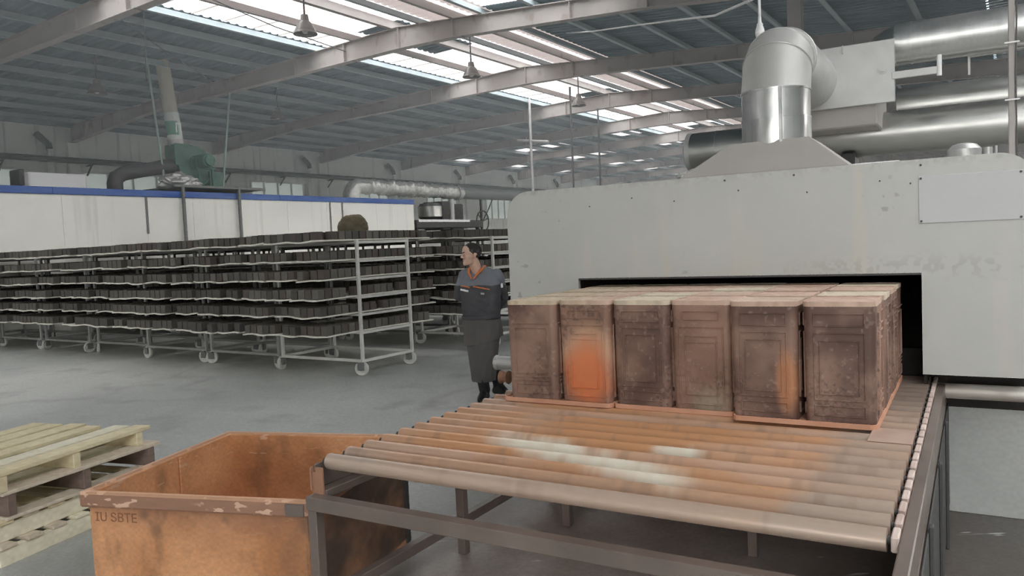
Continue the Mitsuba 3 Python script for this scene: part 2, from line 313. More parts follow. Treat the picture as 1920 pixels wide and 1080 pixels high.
# ------------------------------------------------------------------ hall: floor, walls, roof
YS, YE, XW, XE = -12.0, 84.0, -28.9, 14.0
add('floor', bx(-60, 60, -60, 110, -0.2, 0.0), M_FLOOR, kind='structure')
def top_z(x):    # top flange of the rafters
    return float(np.interp(x, [XW, -13.1, -6.3, -3.5, XE], [6.62, 7.23, 6.76, 6.56, 5.9]))
def bot_z(x):
    return float(np.interp(x, [XW, -23.5, -16.8, -13.1, -11.4, -6.5, -3.5, XE], [6.02, 6.50, 6.62, 6.70, 6.68, 6.40, 6.12, 5.4]))
def roof_z(x): return top_z(x) + 0.2
FR_Y = [3.35 + 6.03 * k for k in range(-2, 14)]
def sheet(x0, x1, y0, y1, pitch=0.25, d=0.035, dz=0.0, thick=0.004):
    """trapezoid-ribbed sheet lying on the roof slope, ribs along x"""
    n = max(1, int(round((y1 - y0) / pitch))); w = (y1 - y0) / n
    ys, zs = [], []
    for k in range(n):
        for f, h in ((0.0, 0), (0.45, 0), (0.60, 1), (0.85, 1)):
            ys.append(y0 + (k + f) * w); zs.append(h * d)
    ys.append(y1); zs.append(0)
    xs = [x0] + [x for x in (-13.1, -6.3, -3.5) if x0 < x < x1] + [x1]
    V = np.array([[x, y, roof_z(x) + z + dz] for x in xs for y, z in zip(ys, zs)])
    m = len(ys); F = []
    for a in range(len(xs) - 1):
        i = np.arange(m - 1) + a * m
        F += [np.stack([i, i + m, i + m + 1], 1), np.stack([i, i + m + 1, i + 1], 1)]
    return trimesh.Trimesh(V, np.vstack(F), process=False)
# the ceiling's own mesh is the flashing along the ridge and the eaves; every sheet is a part
add('ceiling', cat(*[bx(XW - 0.3, XW + 0.25, YS, YE, 6.55, 6.86)]), M_ROOF, kind='structure')
STRIPS = [(XW - 0.3, -25.9), (-25.9, -22.9), (-22.9, -19.6), (-19.6, -16.1)]
SKY_X = [(-16.1, -14.75, 'mat_clear_sheet'), (-14.75, -13.15, 'mat_fibre_white'), (-13.15, -12.55, 'mat_clear_sheet'), (-12.55, -11.55, 'mat_fibre_pink'), (-11.55, -11.2, 'mat_fibre_white'), (-11.2, -10.6, 'mat_fibre_pink')]
RSTRIPS = [(-10.6, -7.0), (-7.0, -3.5), (-3.5, 1.0), (1.0, 5.5), (5.5, XE)]
bays = [(a, b) for a, b in zip(FR_Y[:-1], FR_Y[1:])]
bays[0] = (YS, bays[0][1])
for bi, (y0, y1) in enumerate(bays):
    far = y0 > 33
    for si, (x0, x1) in enumerate(STRIPS):
        if far:
            add('roof_sheet', sheet(x0, x1, y0, y1 - 1.5), M_ROOF, 'ceiling', smooth=False)
            add('roof_sheet', sheet(x0, x1, y1 - 0.2, y1, pitch=0.2), M_ROOF, 'ceiling', smooth=False)
            xa = x0
            for q in (bi + si,):
                xs_ = x0 + 0.35 + 1.1 * ((bi + q) % 2)
                add('roof_sheet', sheet(xa, xs_, y1 - 1.5, y1 - 0.2), M_ROOF, 'ceiling', smooth=False)
                add('skylight_sheet', sheet(xs_, xs_ + 1.2, y1 - 1.5, y1 - 0.2), 'mat_fibre_white', 'ceiling', smooth=False)
                xa = xs_ + 1.2
            add('roof_sheet', sheet(xa, x1, y1 - 1.5, y1 - 0.2), M_ROOF, 'ceiling', smooth=False)
        else:
            add('roof_sheet', sheet(x0, x1, y0, y1), M_ROOF, 'ceiling', smooth=False)
    for x0, x1, m in SKY_X:
        if x0 == -14.75 and bi % 2 == 0:      # some of these bays are patched with an opaque sheet
            add('roof_sheet', sheet(x0 + 0.2, x1, y0, y0 + 3.2), M_ROOF, 'ceiling', smooth=False)
            add('skylight_sheet', sheet(x0, x1, y0 + 3.2, y1), m, 'ceiling', smooth=False)
            add('skylight_sheet', sheet(x0, x0 + 0.2, y0, y0 + 3.2), m, 'ceiling', smooth=False)
        else:
            add('skylight_sheet', sheet(x0, x1, y0, y1), m, 'ceiling', smooth=False)
    for si, (x0, x1) in enumerate(RSTRIPS):
        if si == 0 and bi in (0, 2, 3):
            add('skylight_sheet', sheet(x0, x1, y1 - 1.1, y1), 'mat_clear_sheet', 'ceiling', smooth=False)
            add('roof_sheet', sheet(x0, x1, y0, y1 - 1.1), M_ROOF, 'ceiling', smooth=False)
        elif si == 3 and y1 < 12:                                        # added unseen skylight strip over the camera, lighting the foreground
            add('skylight_sheet', sheet(x0, x1, y0, y1), 'mat_clear_sheet', 'ceiling', smooth=False)
        else:
            add('roof_sheet', sheet(x0, x1, y0, y1), M_ROOF, 'ceiling', smooth=False)
for x, w, h in ((-13.35, 0.13, 0.20), (-14.72, 0.09, 0.16), (-11.40, 0.10, 0.18)):
    add('ridge_beam', bx(x - w / 2, x + w / 2, YS, YE, top_z(x) + 0.002, top_z(x) + h), M_BEAM, 'ceiling', smooth=False)
for y in np.arange(0.5, 46, 0.85):
    add('glazing_bar', bx(-16.08, -14.78, y - 0.012, y + 0.012, roof_z(-15.4) - 0.045, roof_z(-15.4) - 0.015), M_BEAM, 'ceiling', smooth=False)
def zsec(x, y0, y1, h=0.17):
    z = top_z(x)
    return cat(bx(x - 0.003, x + 0.003, y0, y1, z + 0.005, z + h), bx(x, x + 0.10, y0, y1, z + 0.004, z + 0.01), bx(x - 0.10, x, y0, y1, z + h - 0.006, z + h))
for x in [XW + 0.5 + 1.42 * k for k in range(9)] + [-16.1, -12.5, -10.6, -9.2, -7.8, -6.4, -5.0, -3.6, -2, 0, 2, 4, 6, 8, 10, 12]:
    add('purlin', zsec(x, YS, YE), M_PURLIN, 'ceiling', smooth=False)
# portal frames
NAMES = ['second', 'first', 'third']
for fi, y in enumerate(FR_Y):
    if y < -6: continue
    k = thing('roof_beam', 'tapered steel roof beam under the purlins, ' + (
        {9.38: 'nearest one, cut by the top left corner', 15.41: 'running from the left wall to above the conveyor duct', 21.44: 'second behind the one cut by the corner'}.get(round(y, 2), 'among the small ones far down the hall')),
        'roof beam', 'far roof beams down the hall' if y > 22 or y < 9 else None)
    xs = [XW, -28.2, -23.5, -20, -16.8, -13.1, -11.4, -8.5, -6.5, -3.5, 2, 8, XE]
    web = [(x, bot_z(x)) for x in xs] + [(x, top_z(x)) for x in xs[::-1]]
    add('web', xz_prism(web, y - 0.006, y + 0.006), M_BEAM, k, smooth=False)
    for nm, fz in (('bottom_flange', lambda x: (bot_z(x) - 0.014, bot_z(x))), ('top_flange', lambda x: (top_z(x) - 0.014, top_z(x)))):
        add(nm, xz_prism([(x, fz(x)[0]) for x in xs] + [(x, fz(x)[1]) for x in xs[::-1]], y - 0.11, y + 0.11), M_BEAM, k, smooth=False)
    for x, w in ((-28.1, .016), (-24.3, .016), (-20.6, .016), (-16.9, .016), (-15.0, .012), (-13.1, .014), (-11.4, .03), (-8.2, .012), (-6.4, .016), (-3.5, 0.03)):
        add('stiffener', bx(x - w / 2, x + w / 2, y - 0.10, y + 0.10, bot_z(x), top_z(x)), M_BEAM, k, smooth=False)
    if y > 15 and y < 60:
        add('column', cat(bx(-3.62, -3.38, y - 0.11, y - 0.09, 0, bot_z(-3.5)), bx(-3.62, -3.38, y + 0.09, y + 0.11, 0, bot_z(-3.5)), bx(-3.506, -3.494, y - 0.1, y + 0.1, 0, bot_z(-3.5))), M_BEAM, k, smooth=False)
# walls
WIN = [(9.4, 13.6), (15.7, 19.7), (23.2, 26.4), (29.4, 32.4), (35.6, 38.6), (41.6, 44.6), (47.5, 50.5)]
wl = sbox(YS, 0, YE, 6.8)
for a, b in WIN: wl = wl.difference(sbox(a, 3.3, b, 5.02))
def shp_yz(shape, x0, x1):
    m = extrude_polygon(shape, x1 - x0, engine='earcut')
    v = np.array(m.vertices); m.vertices = np.stack([x0 + v[:, 2], v[:, 0], v[:, 1]], 1)
    if m.volume < 0: m.invert()
    return m
add('wall_left', shp_yz(wl, XW - 0.24, XW), M_WALL, smooth=False, kind='structure')
for i, y in enumerate(FR_Y):
    if y > 5: add('pier', bev(XW, XW + 0.16, y - 0.22, y + 0.22, 0, 6.0, 0.01), M_WALL, 'wall_left', smooth=False)
far = sbox(XW, 0, XE, 7.4)
add('wall_back', shp_xz(Polygon([(XW, 0), (XE, 0), (XE, 6.0), (-3.5, 6.7), (-13.1, 7.4), (XW, 6.8)]), YE, YE + 0.24), M_WALL, smooth=False, kind='structure')
fw = Polygon([(XW, 0), (XE, 0), (XE, 6.0), (-3.5, 6.7), (-13.1, 7.4), (XW, 6.8)])
for a, b in ((-2.5, 8.5),): fw = fw.difference(sbox(a, -1, b, 4.0))  # unseen doorway behind the camera, opened to light the kiln face
add('wall_front', shp_xz(fw, YS - 0.24, YS), M_WALL, smooth=False, kind='structure')
wr = sbox(YS, 0, YE, 6.1)
for k in range(9): wr = wr.difference(sbox(14 + 7.2 * k, 0.6, 14 + 7.2 * k + 6.8, 5.8))  # out-of-view window openings added to throw light on the left wall
add('wall_right', shp_yz(wr, XE, XE + 0.24), M_WALL, smooth=False, kind='structure')
for i, (a, b) in enumerate(WIN):
    k = f'window_{i + 1}'
    n = 4; w = (b - a) / n
    add(k, cat(bx(XW - 0.16, XW + 0.03, a, a + 0.07, 3.3, 5.02), bx(XW - 0.16, XW + 0.03, b - 0.07, b, 3.3, 5.02), bx(XW - 0.16, XW + 0.03, a, b, 4.95, 5.02), bx(XW - 0.16, XW + 0.03, a, b, 3.3, 3.37)), M_WINF, smooth=False, kind='structure')
    for j in range(1, n): add('mullion', bx(XW - 0.13, XW - 0.02, a + j * w - 0.03, a + j * w + 0.03, 3.37, 4.95), M_WINF, k, smooth=False)
    for j in range(n): add('pane', bx(XW - 0.09, XW - 0.085, a + j * w + 0.03, a + (j + 1) * w - 0.03, 3.37, 4.95), 'mat_frosted', k, smooth=False)
# the dark pipe along the wall, its brackets, the downpipes
k = thing('wall_pipe', 'long dark green pipe on brackets running high along the left wall', 'pipe')
add('pipe', cyl((XW + 0.32, 5, 5.34), (XW + 0.32, 80, 5.34), 0.105, 14), M_DKPIPE, k)
for j in range(26):
    y = 6.9 + 3.0 * j
    add('bracket', cat(bar((XW, y, 5.21), (XW + 0.42, y, 5.21), 0.05), bar((XW, y, 4.85), (XW + 0.36, y, 5.2), 0.05)), M_DKPIPE, k, smooth=False)
for j in range(7):
    y = 14.5 + 6.03 * j
    k = thing('downpipe', f'{"first second third fourth fifth sixth seventh".split()[j]} bent-headed rain downpipe along the left wall, counting from the left', 'downpipe', 'rain downpipes on the left wall')
    add('pipe', cyl((XW + 0.24, y, 3.5), (XW + 0.24, y, 5.75), 0.10, 12), M_WALL, k)
    add('bend', sweep([(XW + 0.24, y, 5.7), (XW + 0.24, y - 0.02, 5.85), (XW + 0.22, y - 0.22, 6.05), (XW + 0.2, y - 0.42, 6.22)], 0.115, 12), M_DKPIPE, k)

# haze layer added under the roof to lift roof and far wall
HAZE = {'type': 'homogeneous', 'albedo': rgb((0.90, 0.95, 0.985)), 'sigma_t': 0.010, 'phase': {'type': 'isotropic'}}
scene['added_haze'] = {'type': 'cube', 'to_world': T().translate([-9.4, 38, 4.9]).scale([19.4, 44, 1.75]), 'bsdf': {'type': 'null'}, 'interior': HAZE}
tag('added_haze', 'thin haze layer added under the roof to lighten roof and wall', 'haze', kind='stuff')

# ------------------------------------------------------------------ white drying booth with blue trim
k = thing('drying_booth', 'long white panelled booth with a blue top trim behind the racks', 'booth')
BX, BY0, BY1 = -19.0, 3.0, 22.62
add('core', bx(BX - 6, BX - 0.06, BY0, BY1 - 0.06, 0, 3.40), M_BOOTH, k, smooth=False)
seams = [3.0, 4.7, 6.4, 8.1, 9.8, 11.93, 13.3, 14.9, 16.6, 18.24, 19.0, 20.6, 22.62]
for a, b in zip(seams[:-1], seams[1:]):
    add('panel', bev(BX - 0.058, BX, a + 0.002, b - 0.002, 0.02, 3.29, 0.003), M_BOOTH, k, smooth=False)
for a, b in ((3.0, 9.6), (9.6, 16.3), (16.3, 22.64)):
    add('trim', bev(BX - 0.07, BX + 0.035, a + 0.003, b - 0.003, 3.29, 3.46, 0.01), M_BLUE, k, smooth=False)
add('end_panel', bev(BX - 6, BX - 0.05, BY1 - 0.058, BY1, 0.02, 3.29, 0.008), M_BOOTH, k, smooth=False)
for y, l in ((11.90, 0.95), (18.35, 1.25), (18.9, 0.8)):
    add('torn_flap', bev(BX + 0.001, BX + 0.012, y, y + 0.07, 3.28 - l, 3.28, 0.003), M_RACKD, k, smooth=False, label='dark torn strip hanging at a panel seam')
k = thing('roof_unit', 'low pale box with a dark end standing on the booth roof at far left', 'box')
add('case', bev(BX - 1.2, BX - 0.3, 8.9 + 0.35, 10.6, 3.40, 3.82, 0.03), M_PLATE, k)
add('vent', bev(BX - 1.0, BX - 0.5, 9.15, 9.26, 3.52, 3.9, 0.02), M_DARK, k)
# blower platform, blower, its stack
k = thing('blower_platform', 'steel platform on two thin posts in front of the booth, under the green blower', 'platform')
for y in (12.96, 14.76): add('post', bar((BX + 0.10, y, 0), (BX + 0.10, y, 3.60), 0.075), M_RACKD, k, smooth=False)
add('front_beam', bar((BX + 0.10, 12.7, 3.60), (BX + 0.10, 15.7, 3.60), 0.07), M_RACKD, k, smooth=False)
add('deck', bx(BX - 1.7, BX + 0.06, 12.75, 15.65, 3.565, 3.60), M_RACKD, k, smooth=False)
def hang(y0, z0, y1, z1, x=BX - 0.9):
    kk = thing('hanger_rod', 'thin pale green steel rod from the roof to the blower platform, ' + ('left of the blower' if y0 < 14 else 'right of the blower'), 'rod')
    add('rod', sweep([(x, y0, z0), (x, (y0 + y1) / 2, (z0 + z1) / 2), (x, y1, z1)], 0.032, 8), M_TUBEG, kk)
    add('foot', bx(x - 0.06, x + 0.06, y1 - 0.06, y1 + 0.06, z1 - 0.012, z1 + 0.003), M_RACKD, kk, smooth=False)
hang(12.82, 7.0, 13.11, 3.60); hang(15.50, 7.0, 14.97, 3.60)
k = thing('blower', 'green centrifugal blower with a motor, on the platform above the booth', 'blower')
bxx = BX - 1.05
t = np.linspace(-0.5 * np.pi, 1.42 * np.pi, 40)
rad = np.interp(t, [t[0], t[-1]], [0.62, 0.42])
sc = [(13.98 + r * math.cos(a), 4.30 + r * math.sin(a)) for a, r in zip(t, rad)]
casing = Polygon(sc).buffer(0.01).union(sbox(13.42, 4.30, 13.86, 4.86)).buffer(0)
add('casing', shp_yz(casing, bxx - 0.24, bxx + 0.24), M_GREEN, k)
add('rim', shp_yz(casing.buffer(0.02).difference(casing.buffer(-0.04)), bxx + 0.235, bxx + 0.255), M_GREEN, k)
add('motor', cat(cyl((bxx + 0.24, 14.05, 4.38), (bxx + 0.85, 14.05, 4.38), 0.19, 20), cyl((bxx + 0.85, 14.05, 4.38), (bxx + 0.93, 14.05, 4.38), 0.15, 20), *[cyl((bxx + 0.34 + 0.07 * i, 14.05, 4.38), (bxx + 0.36 + 0.07 * i, 14.05, 4.38), 0.205, 20) for i in range(7)]), M_GREEN, k, label='ribbed dark green motor')
add('frame', cat(bar((bxx + 0.5, 13.95, 3.6), (bxx + 0.5, 13.95, 4.2), 0.06), bar((bxx + 0.5, 14.4, 3.6), (bxx + 0.5, 14.4, 4.2), 0.06), bar((bxx + 0.5, 13.85, 4.2), (bxx + 0.5, 14.5, 4.2), 0.06), bev(bxx - 0.1, bxx + 0.3, 14.45, 14.85, 3.6, 4.15)), M_GREEN, k, smooth=False)
k = thing('exhaust_stack', 'leaning pipe rising from the green blower through the roof', 'pipe')
a, b = np.array([bxx, 13.66, 4.70]), np.array([bxx, 13.36, 7.2])
L = lambda z: a + (b - a) * (z - a[2]) / (b[2] - a[2])
add('cuff', sweep([L(4.70), L(4.84), L(5.02)], 0.225, 18), M_GALV, k, label='grey cloth cuff at the bottom')
add('wrap', sweep([L(5.0), L(5.3), L(5.76)], 0.20, 20), prin('wrap', proc(lambda p, n, uv: mix((0.62, 0.66, 0.62), (0.10, 0.30, 0.22), smoothstep(0.04, -0.04, p.y - 13.60 + 0.12 * (p.z - 5.3)) * smoothstep(5.12, 5.14, p.z) * smoothstep(5.52, 5.50, p.z))), 0.55), k, label='white wrapper with a green printed field')
ring = sbox(-0.085, -0.14, 0.085, 0.14).difference(sbox(-0.05, -0.15, 0.04, 0.085))
q = L(5.33)
add('printed_mark', shp_yz(ring, bxx + 0.17, bxx + 0.205).apply_translation([0, q[1] + 0.02, q[2]]), M_WHITE, k, smooth=False, label='white square gate-shaped mark')
mk = meshkit.text_mesh('IC', 0.11, 0.006)
mk.apply_transform(np.array([[0, 0, 1, bxx + 0.19], [1, 0, 0, L(5.56)[1] - 0.12], [0, 1, 0, 5.535], [0, 0, 0, 1.0]]))
add('lettering', mk, M_WHITE, k, smooth=False)
add('pipe', sweep([L(5.75), L(6.3), L(7.2)], 0.185, 20), M_PIPEC, k, label='cream upper pipe')
k = thing('intake_duct', 'dark bent duct lying on the booth roof, feeding the green blower', 'duct')
add('duct', sweep([(bxx, 11.75, 3.46), (bxx, 11.75, 3.70), (bxx, 11.80, 3.86), (bxx, 12.0, 3.98), (bxx, 12.6, 4.10), (bxx, 13.3, 4.25), (bxx, 13.6, 4.30)], [0.2, 0.2, 0.2, 0.19, 0.18, 0.2, 0.2], 16), M_DARK, k)
add('flange', cyl((bxx, 11.75, 3.46), (bxx, 11.75, 3.52), 0.27, 20), M_DARK, k)
k = thing('plastic_sheet', 'crumpled grey sheet bundled under the green blower', 'sheet')
s = trimesh.creation.icosphere(4, 1.0); v = np.array(s.vertices); nn = meshkit.fbm(v * 2.5 + 5, 4, 3)
v = v * (0.6 + 0.9 * nn)[:, None] * np.array([0.32, 0.55, 0.26]); v[:, 2] = np.maximum(v[:, 2], -0.12)
s.vertices = v + [BX - 0.45, 13.25, 3.725]
add('crumple', s, M_GALV, k, smooth=True)
# foil duct
k = thing('foil_duct', 'wrinkled silver foil duct lying above the right end of the booth', 'duct')
pts = [(-20, 20.45, 3.42), (-20, 20.45, 3.7), (-20, 20.55, 3.88), (-20, 20.75, 3.98)] + [(-20, y, 3.98 - 0.01 * (y - 21)) for y in np.arange(21, 26.9, 0.055)]
rr = [0.3, 0.3, 0.29, 0.28] + [0.265 + 0.022 * math.sin(i * 1.9) + 0.04 * (rng.random() - 0.5) * (1.3 if i < 60 else 0.5) for i in range(len(pts) - 4)]
m = sweep(pts, rr, 22); v = np.array(m.vertices); m.vertices = v + (meshkit.fbm(v * 6, 3, 1)[:, None] - 0.5) * np.array([0.13, 0.05, 0.14])
add('hose', m, M_FLEX, k, smooth=40)
add('steel_run', cyl((-20, 26.7, 3.91), (-20, 52, 4.05), 0.25, 18), M_RACKD, k, label='smooth dark steel run')
add('collar', cyl((-20, 26.6, 3.9), (-20, 26.85, 3.9), 0.30, 20), M_GALV, k)
for y in (31, 37, 43): add('leg', bar((-20, y, 0), (-20, y, 3.72), 0.09), M_RACKD, k, smooth=False)
# machine beyond the booth end
k = thing('mixer_machine', 'dark machine with a round steel drum beyond the right end of the booth', 'machine')
add('drum', at(lathe([(0, 0), (0.42, 0.0), (0.5, 0.08), (0.5, 0.5), (0.42, 0.62), (0, 0.68)], 28), -20, 24.85, 2.8), M_DUCTD, k)
add('body', cat(bev(-20.5, -19.5, 25.0, 25.5, 2.35, 3.5, 0.03), bev(-20.4, -19.7, 25.9, 26.7, 0.0, 3.42, 0.04)), M_DARK, k)
add('column', cyl((-19.6, 25.72, 2.5), (-19.6, 25.72, 3.6), 0.13, 16), M_GALV, k)
add('table', cat(bev(-20.8, -19.2, 23.0, 27.4, 2.42, 2.72, 0.02), *[bar((x, y, 0), (x, y, 2.42), 0.12) for x in (-20.6, -19.4) for y in (23.2, 27.2)]), M_DARK, k, smooth=False)
add('bright_edge', bev(-19.2, -19.17, 23.1, 26.4, 2.64, 2.74, 0.01), M_WHITE, k, smooth=False)
k = thing('handwheel', 'big dark handwheel on a post left of the white kiln', 'handwheel')
hc = np.array([-20, 28.5, 2.72])
add('wheel', trimesh.creation.torus(0.46, 0.03, 32, 8).apply_transform(trimesh.transformations.rotation_matrix(math.pi / 2, [0, 1, 0])).apply_translation(hc), M_WIRE, k)
for a in (0.3, 2.4, 4.5): add('spoke', sweep([hc, hc + [0, 0.23 * math.cos(a), 0.23 * math.sin(a)], hc + [0, 0.46 * math.cos(a), 0.46 * math.sin(a)]], 0.025, 8), M_WIRE, k)
add('post', bar(hc + [-0.06, 0, -2.72], hc + [-0.06, 0, 1.0], 0.1), M_WIRE, k, smooth=False)
add('cable', sweep([hc + [0, 0.0, 0], hc + [0, 0.5, 0.55], hc + [0, 0.8, 0.95], hc + [0, 0.95, 1.4]], 0.025, 8), M_WIRE, k)
k = thing('notice_board', 'white notice sheet in a dark frame on the far left wall', 'notice board')
add('sheet', bev(XW + 0.02, XW + 0.05, 38.15, 39.75, 3.2, 4.15, 0.005), M_WHITE, k, smooth=False)
add('edge', bev(XW + 0.001, XW + 0.06, 37.98, 38.12, 3.1, 4.25, 0.005), M_BLUE, k, smooth=False)

# ------------------------------------------------------------------ trolley racks with boards of bricks
TIER = [0.59, 0.83, 1.06, 1.30, 1.54, 1.785]
BR = P(bev(-0.055, 0.055, -0.055, 0.055, 0, 0.115, 0.004), M_BRICK[0], False)
BRV = [{**BR, 'bsdf': {'type': 'ref', 'id': m}} for m in M_BRICK]
brick_m = bx(-0.055, 0.055, -0.055, 0.055, 0, 0.115)
ORD = ['lowest', 'second', 'third', 'fourth', 'fifth', 'top']
NB = [0]
NTH = 'first second third fourth fifth sixth seventh eighth ninth tenth eleventh twelfth thirteenth fourteenth fifteenth sixteenth seventeenth eighteenth nineteenth twentieth'.split()
def caster(k, x, y, ang):
    w = add('caster', cat(at(bev(-0.012, 0.012, -0.045, 0.045, 0.075, 0.17, 0.004), x, y, 0, ang).apply_translation([0.032 * math.cos(ang), 0.032 * math.sin(ang), 0]),
            at(bev(-0.012, 0.012, -0.045, 0.045, 0.075, 0.17, 0.004), x, y, 0, ang).apply_translation([-0.032 * math.cos(ang), -0.032 * math.sin(ang), 0]), bx(x - 0.05, x + 0.05, y - 0.05, y + 0.05, 0.165, 0.18)), M_RACKD, k, smooth=False)
    prof = [(0.028, -0.02), (0.05, -0.022), (0.055, -0.012), (0.072, -0.012), (0.076, -0.02), (0.092, -0.022), (0.098, -0.012), (0.098, 0.012), (0.092, 0.022), (0.076, 0.02), (0.072, 0.012), (0.055, 0.012), (0.05, 0.022), (0.028, 0.02), (0.028, -0.02)]
    add('wheel', at(lathe(prof, 22), x, y, 0.098, ang, 0, math.pi / 2), M_WHEEL, w)
    add('hub', at(cyl((0, 0, -0.03), (0, 0, 0.03), 0.03, 12), x, y, 0.098, ang, 0, math.pi / 2), M_RACKD, w)
def board_mesh(x0, x1, y0, y1, z, r):
    nx, ny = 7, 9
    X, Y = np.meshgrid(np.linspace(x0, x1, nx), np.linspace(y0, y1, ny), indexing='ij')
    a, b, c = r.uniform(-0.018, 0.018), r.uniform(0, 6), r.uniform(0.003, 0.010)
    sx, sy = (X - x0) / (x1 - x0) - 0.5, (Y - y0) / (y1 - y0) - 0.5
    Z = z + a * sx + c * np.sin(sx * 7 + b) * (0.4 + np.abs(sy)) - 0.018 * (np.abs(sy) * 2) ** 2 * r.random()
    Y = Y + 0.012 * np.sin(sx * 9 + b)
    top = np.stack([X, Y, Z + 0.02], -1).reshape(-1, 3); bot = np.stack([X, Y, Z], -1).reshape(-1, 3)
    i = np.arange(nx * ny).reshape(nx, ny); N = nx * ny
    F = []
    q = lambda A, B, C, D: F.extend([[A, B, C], [A, C, D]])
    for u in range(nx - 1):
        for w in range(ny - 1):
            q(i[u, w], i[u + 1, w], i[u + 1, w + 1], i[u, w + 1]); q(N + i[u, w], N + i[u, w + 1], N + i[u + 1, w + 1], N + i[u + 1, w])
    # top was appended first, so the first N are the top face
    for u in range(nx - 1):
        q(i[u, 0], N + i[u, 0], N + i[u + 1, 0], i[u + 1, 0]); q(i[u + 1, -1], N + i[u + 1, -1], N + i[u, -1], i[u, -1])
    for w in range(ny - 1):
        q(i[0, w + 1], N + i[0, w + 1], N + i[0, w], i[0, w]); q(i[-1, w], N + i[-1, w], N + i[-1, w + 1], i[-1, w + 1])
    return trimesh.Trimesh(np.vstack([top, bot]), F, process=False), lambda x, y: float(z + 0.02 + a * ((x - x0) / (x1 - x0) - 0.5) - 0.006)
def rack(xr, yf, who, front=True, single=(), end_single=(), length=1.55, width=1.0, over=(0.64, 0.6), paint=M_RACK, seed=0, nboards=3):
    """xr: right end, yf: front posts; single: tiers whose bricks along the front are things of their own; end_single: the same along the right end"""
    r = random.Random(seed)
    k = thing('trolley_rack', who[0], 'rack')
    xl = xr - length
    for x in (xr, xl):
        for y in (yf, yf + width):
            add('post', bar((x, y, 0.18), (x, y, 1.80), 0.042), paint, k, smooth=False)
    for y in (yf, yf + width): add('bottom_rail', bar((xl, y, 0.20), (xr, y, 0.20), 0.04), paint, k, smooth=False)
    for x in (xl, xr): add('bottom_rail', bar((x, yf, 0.20), (x, yf + width, 0.20), 0.04), paint, k, smooth=False)
    for x in (xl, xr):
        for y in (yf, yf + width): caster(k, x - 0.03 + r.uniform(-.02, .02), y, r.uniform(-0.5, 0.5) + math.pi / 2 * (r.random() < 0.7))
    for t, z in enumerate(TIER):
        for x in (xl, xr): add('tier_rail', bar((x, yf, z - 0.018), (x, yf + width, z - 0.018), 0.034), paint, k, smooth=False)
        for y in (yf, yf + width): add('tier_rail', bar((xl, y, z - 0.018), (xr, y, z - 0.018), 0.03), paint, k, smooth=False)
    stuffs = []
    bw = (length - 0.03) / nboards
    for t, z in enumerate(TIER):
        nth = [0, 0]
        for b in range(nboards):
            x1 = xr - 0.024 - b * bw; x0 = x1 - bw + 0.006
            y0, y1 = yf - over[0] + r.uniform(-0.09, 0.09), yf + width + over[1] + r.uniform(-0.05, 0.05)
            m, hz = board_mesh(x0, x1, y0, y1, z, r)
            add('board', m, M_BOARD, None, smooth=False, label=f'{"" if nboards == 1 else ("right ", "middle ", "left ")[b]}thin board on the {ORD[t]} tier of {who[1]}', cat='board', group=f'boards on the tiers of {who[1]}')
            ny, nx = int((y1 - y0 - 0.04) / 0.128), int(bw / 0.122)
            for j in range(ny):
                for i in range(nx):
                    edge = j == 0; end = b == 0 and i == 0
                    if not (edge or end) and (j > 3 and t < 5 and j < ny - 2): continue
                    if r.random() < (0.05 if edge or end else 0.12): continue
                    x = x1 - 0.06 - i * (bw / nx); y = y0 + 0.075 + j * 0.128 + r.uniform(-.006, .006)
                    zz = hz(x, y) + 0.004 - 0.014 * (abs((y - y0) / (y1 - y0) - 0.5) * 2) ** 2 * 0.5
                    tw = T().translate([x, y, zz]).rotate([0, 0, 1], r.uniform(-4, 4))
                    if ((edge and t in single) or (end and t in end_single)) and NB[0] < 300:
                        NB[0] += 1
                        w = 0 if edge else 1; o = NTH[nth[w]]; nth[w] += 1
                        lab = f'{o} brick from the right along the front, {ORD[t]} tier, {who[1]}' if edge else f'{o} brick from the front along the right end, {ORD[t]} tier, {who[1]}'
                        put('brick', BRV[r.randrange(4)], None, lab, 'brick', f'bricks along the {"front" if edge else "right end"} of the {ORD[t]} tier, {who[1]}', tw=tw)
                    else:
                        q = brick_m.copy(); q.apply_translation([x, y, zz]); stuffs.append(q)
    if stuffs: add('bricks', cat(*stuffs), M_BRICK[0 if seed % 2 else 1], None, smooth=False, label=f'rows of dark grey bricks filling the tiers of {who[1]}', cat='bricks', kind='stuff')
    return k
ALLT = range(6)
rack(-7.30, 7.5, ('pale grey wheeled rack with open end frame, nearest the man', 'the rack nearest the man'), single=ALLT, end_single=ALLT, seed=1)
rack(-9.03, 7.58, ('wheeled rack of bricks, second from the man in the front row', 'the second rack from the man'), single=(3, 4, 5), seed=2, paint=M_RACK_SHADE)
rack(-10.78, 7.62, ('wheeled rack of bricks, third from the man in the front row', 'the third rack from the man'), single=(5,), seed=3, paint=M_RACK_SHADE)
rack(-12.55, 7.75, ('wheeled rack of bricks, fourth from the man in the front row', 'the fourth rack from the man'), seed=4, paint=M_RACK_SHADE)
rack(-14.30, 7.70, ('wheeled rack of bricks, fifth from the man in the front row', 'the fifth rack from the man'), seed=5, paint=M_RACK_SHADE)
rack(-16.05, 7.70, ('wheeled rack of bricks, sixth from the man in the front row', 'the sixth rack from the man'), seed=6, paint=M_RACK_SHADE)
rack(-7.15, 10.42, ('wheeled rack of bricks behind the man, beside the white kiln', 'the rack behind the man'), single=(1, 2, 3, 4, 5), end_single=(1, 2, 3, 4, 5), seed=8)
for i, x in enumerate((-8.9, -10.65, -12.4, -14.15, -15.9)):
    rack(x, 10.45, (f'dark wheeled rack of bricks, {["first", "second", "third", "fourth", "fifth"][i]} left of the rack behind the man', f'the {["first", "second", "third", "fourth", "fifth"][i]} second-row rack'), seed=9 + i, paint=M_RACKD, nboards=1)
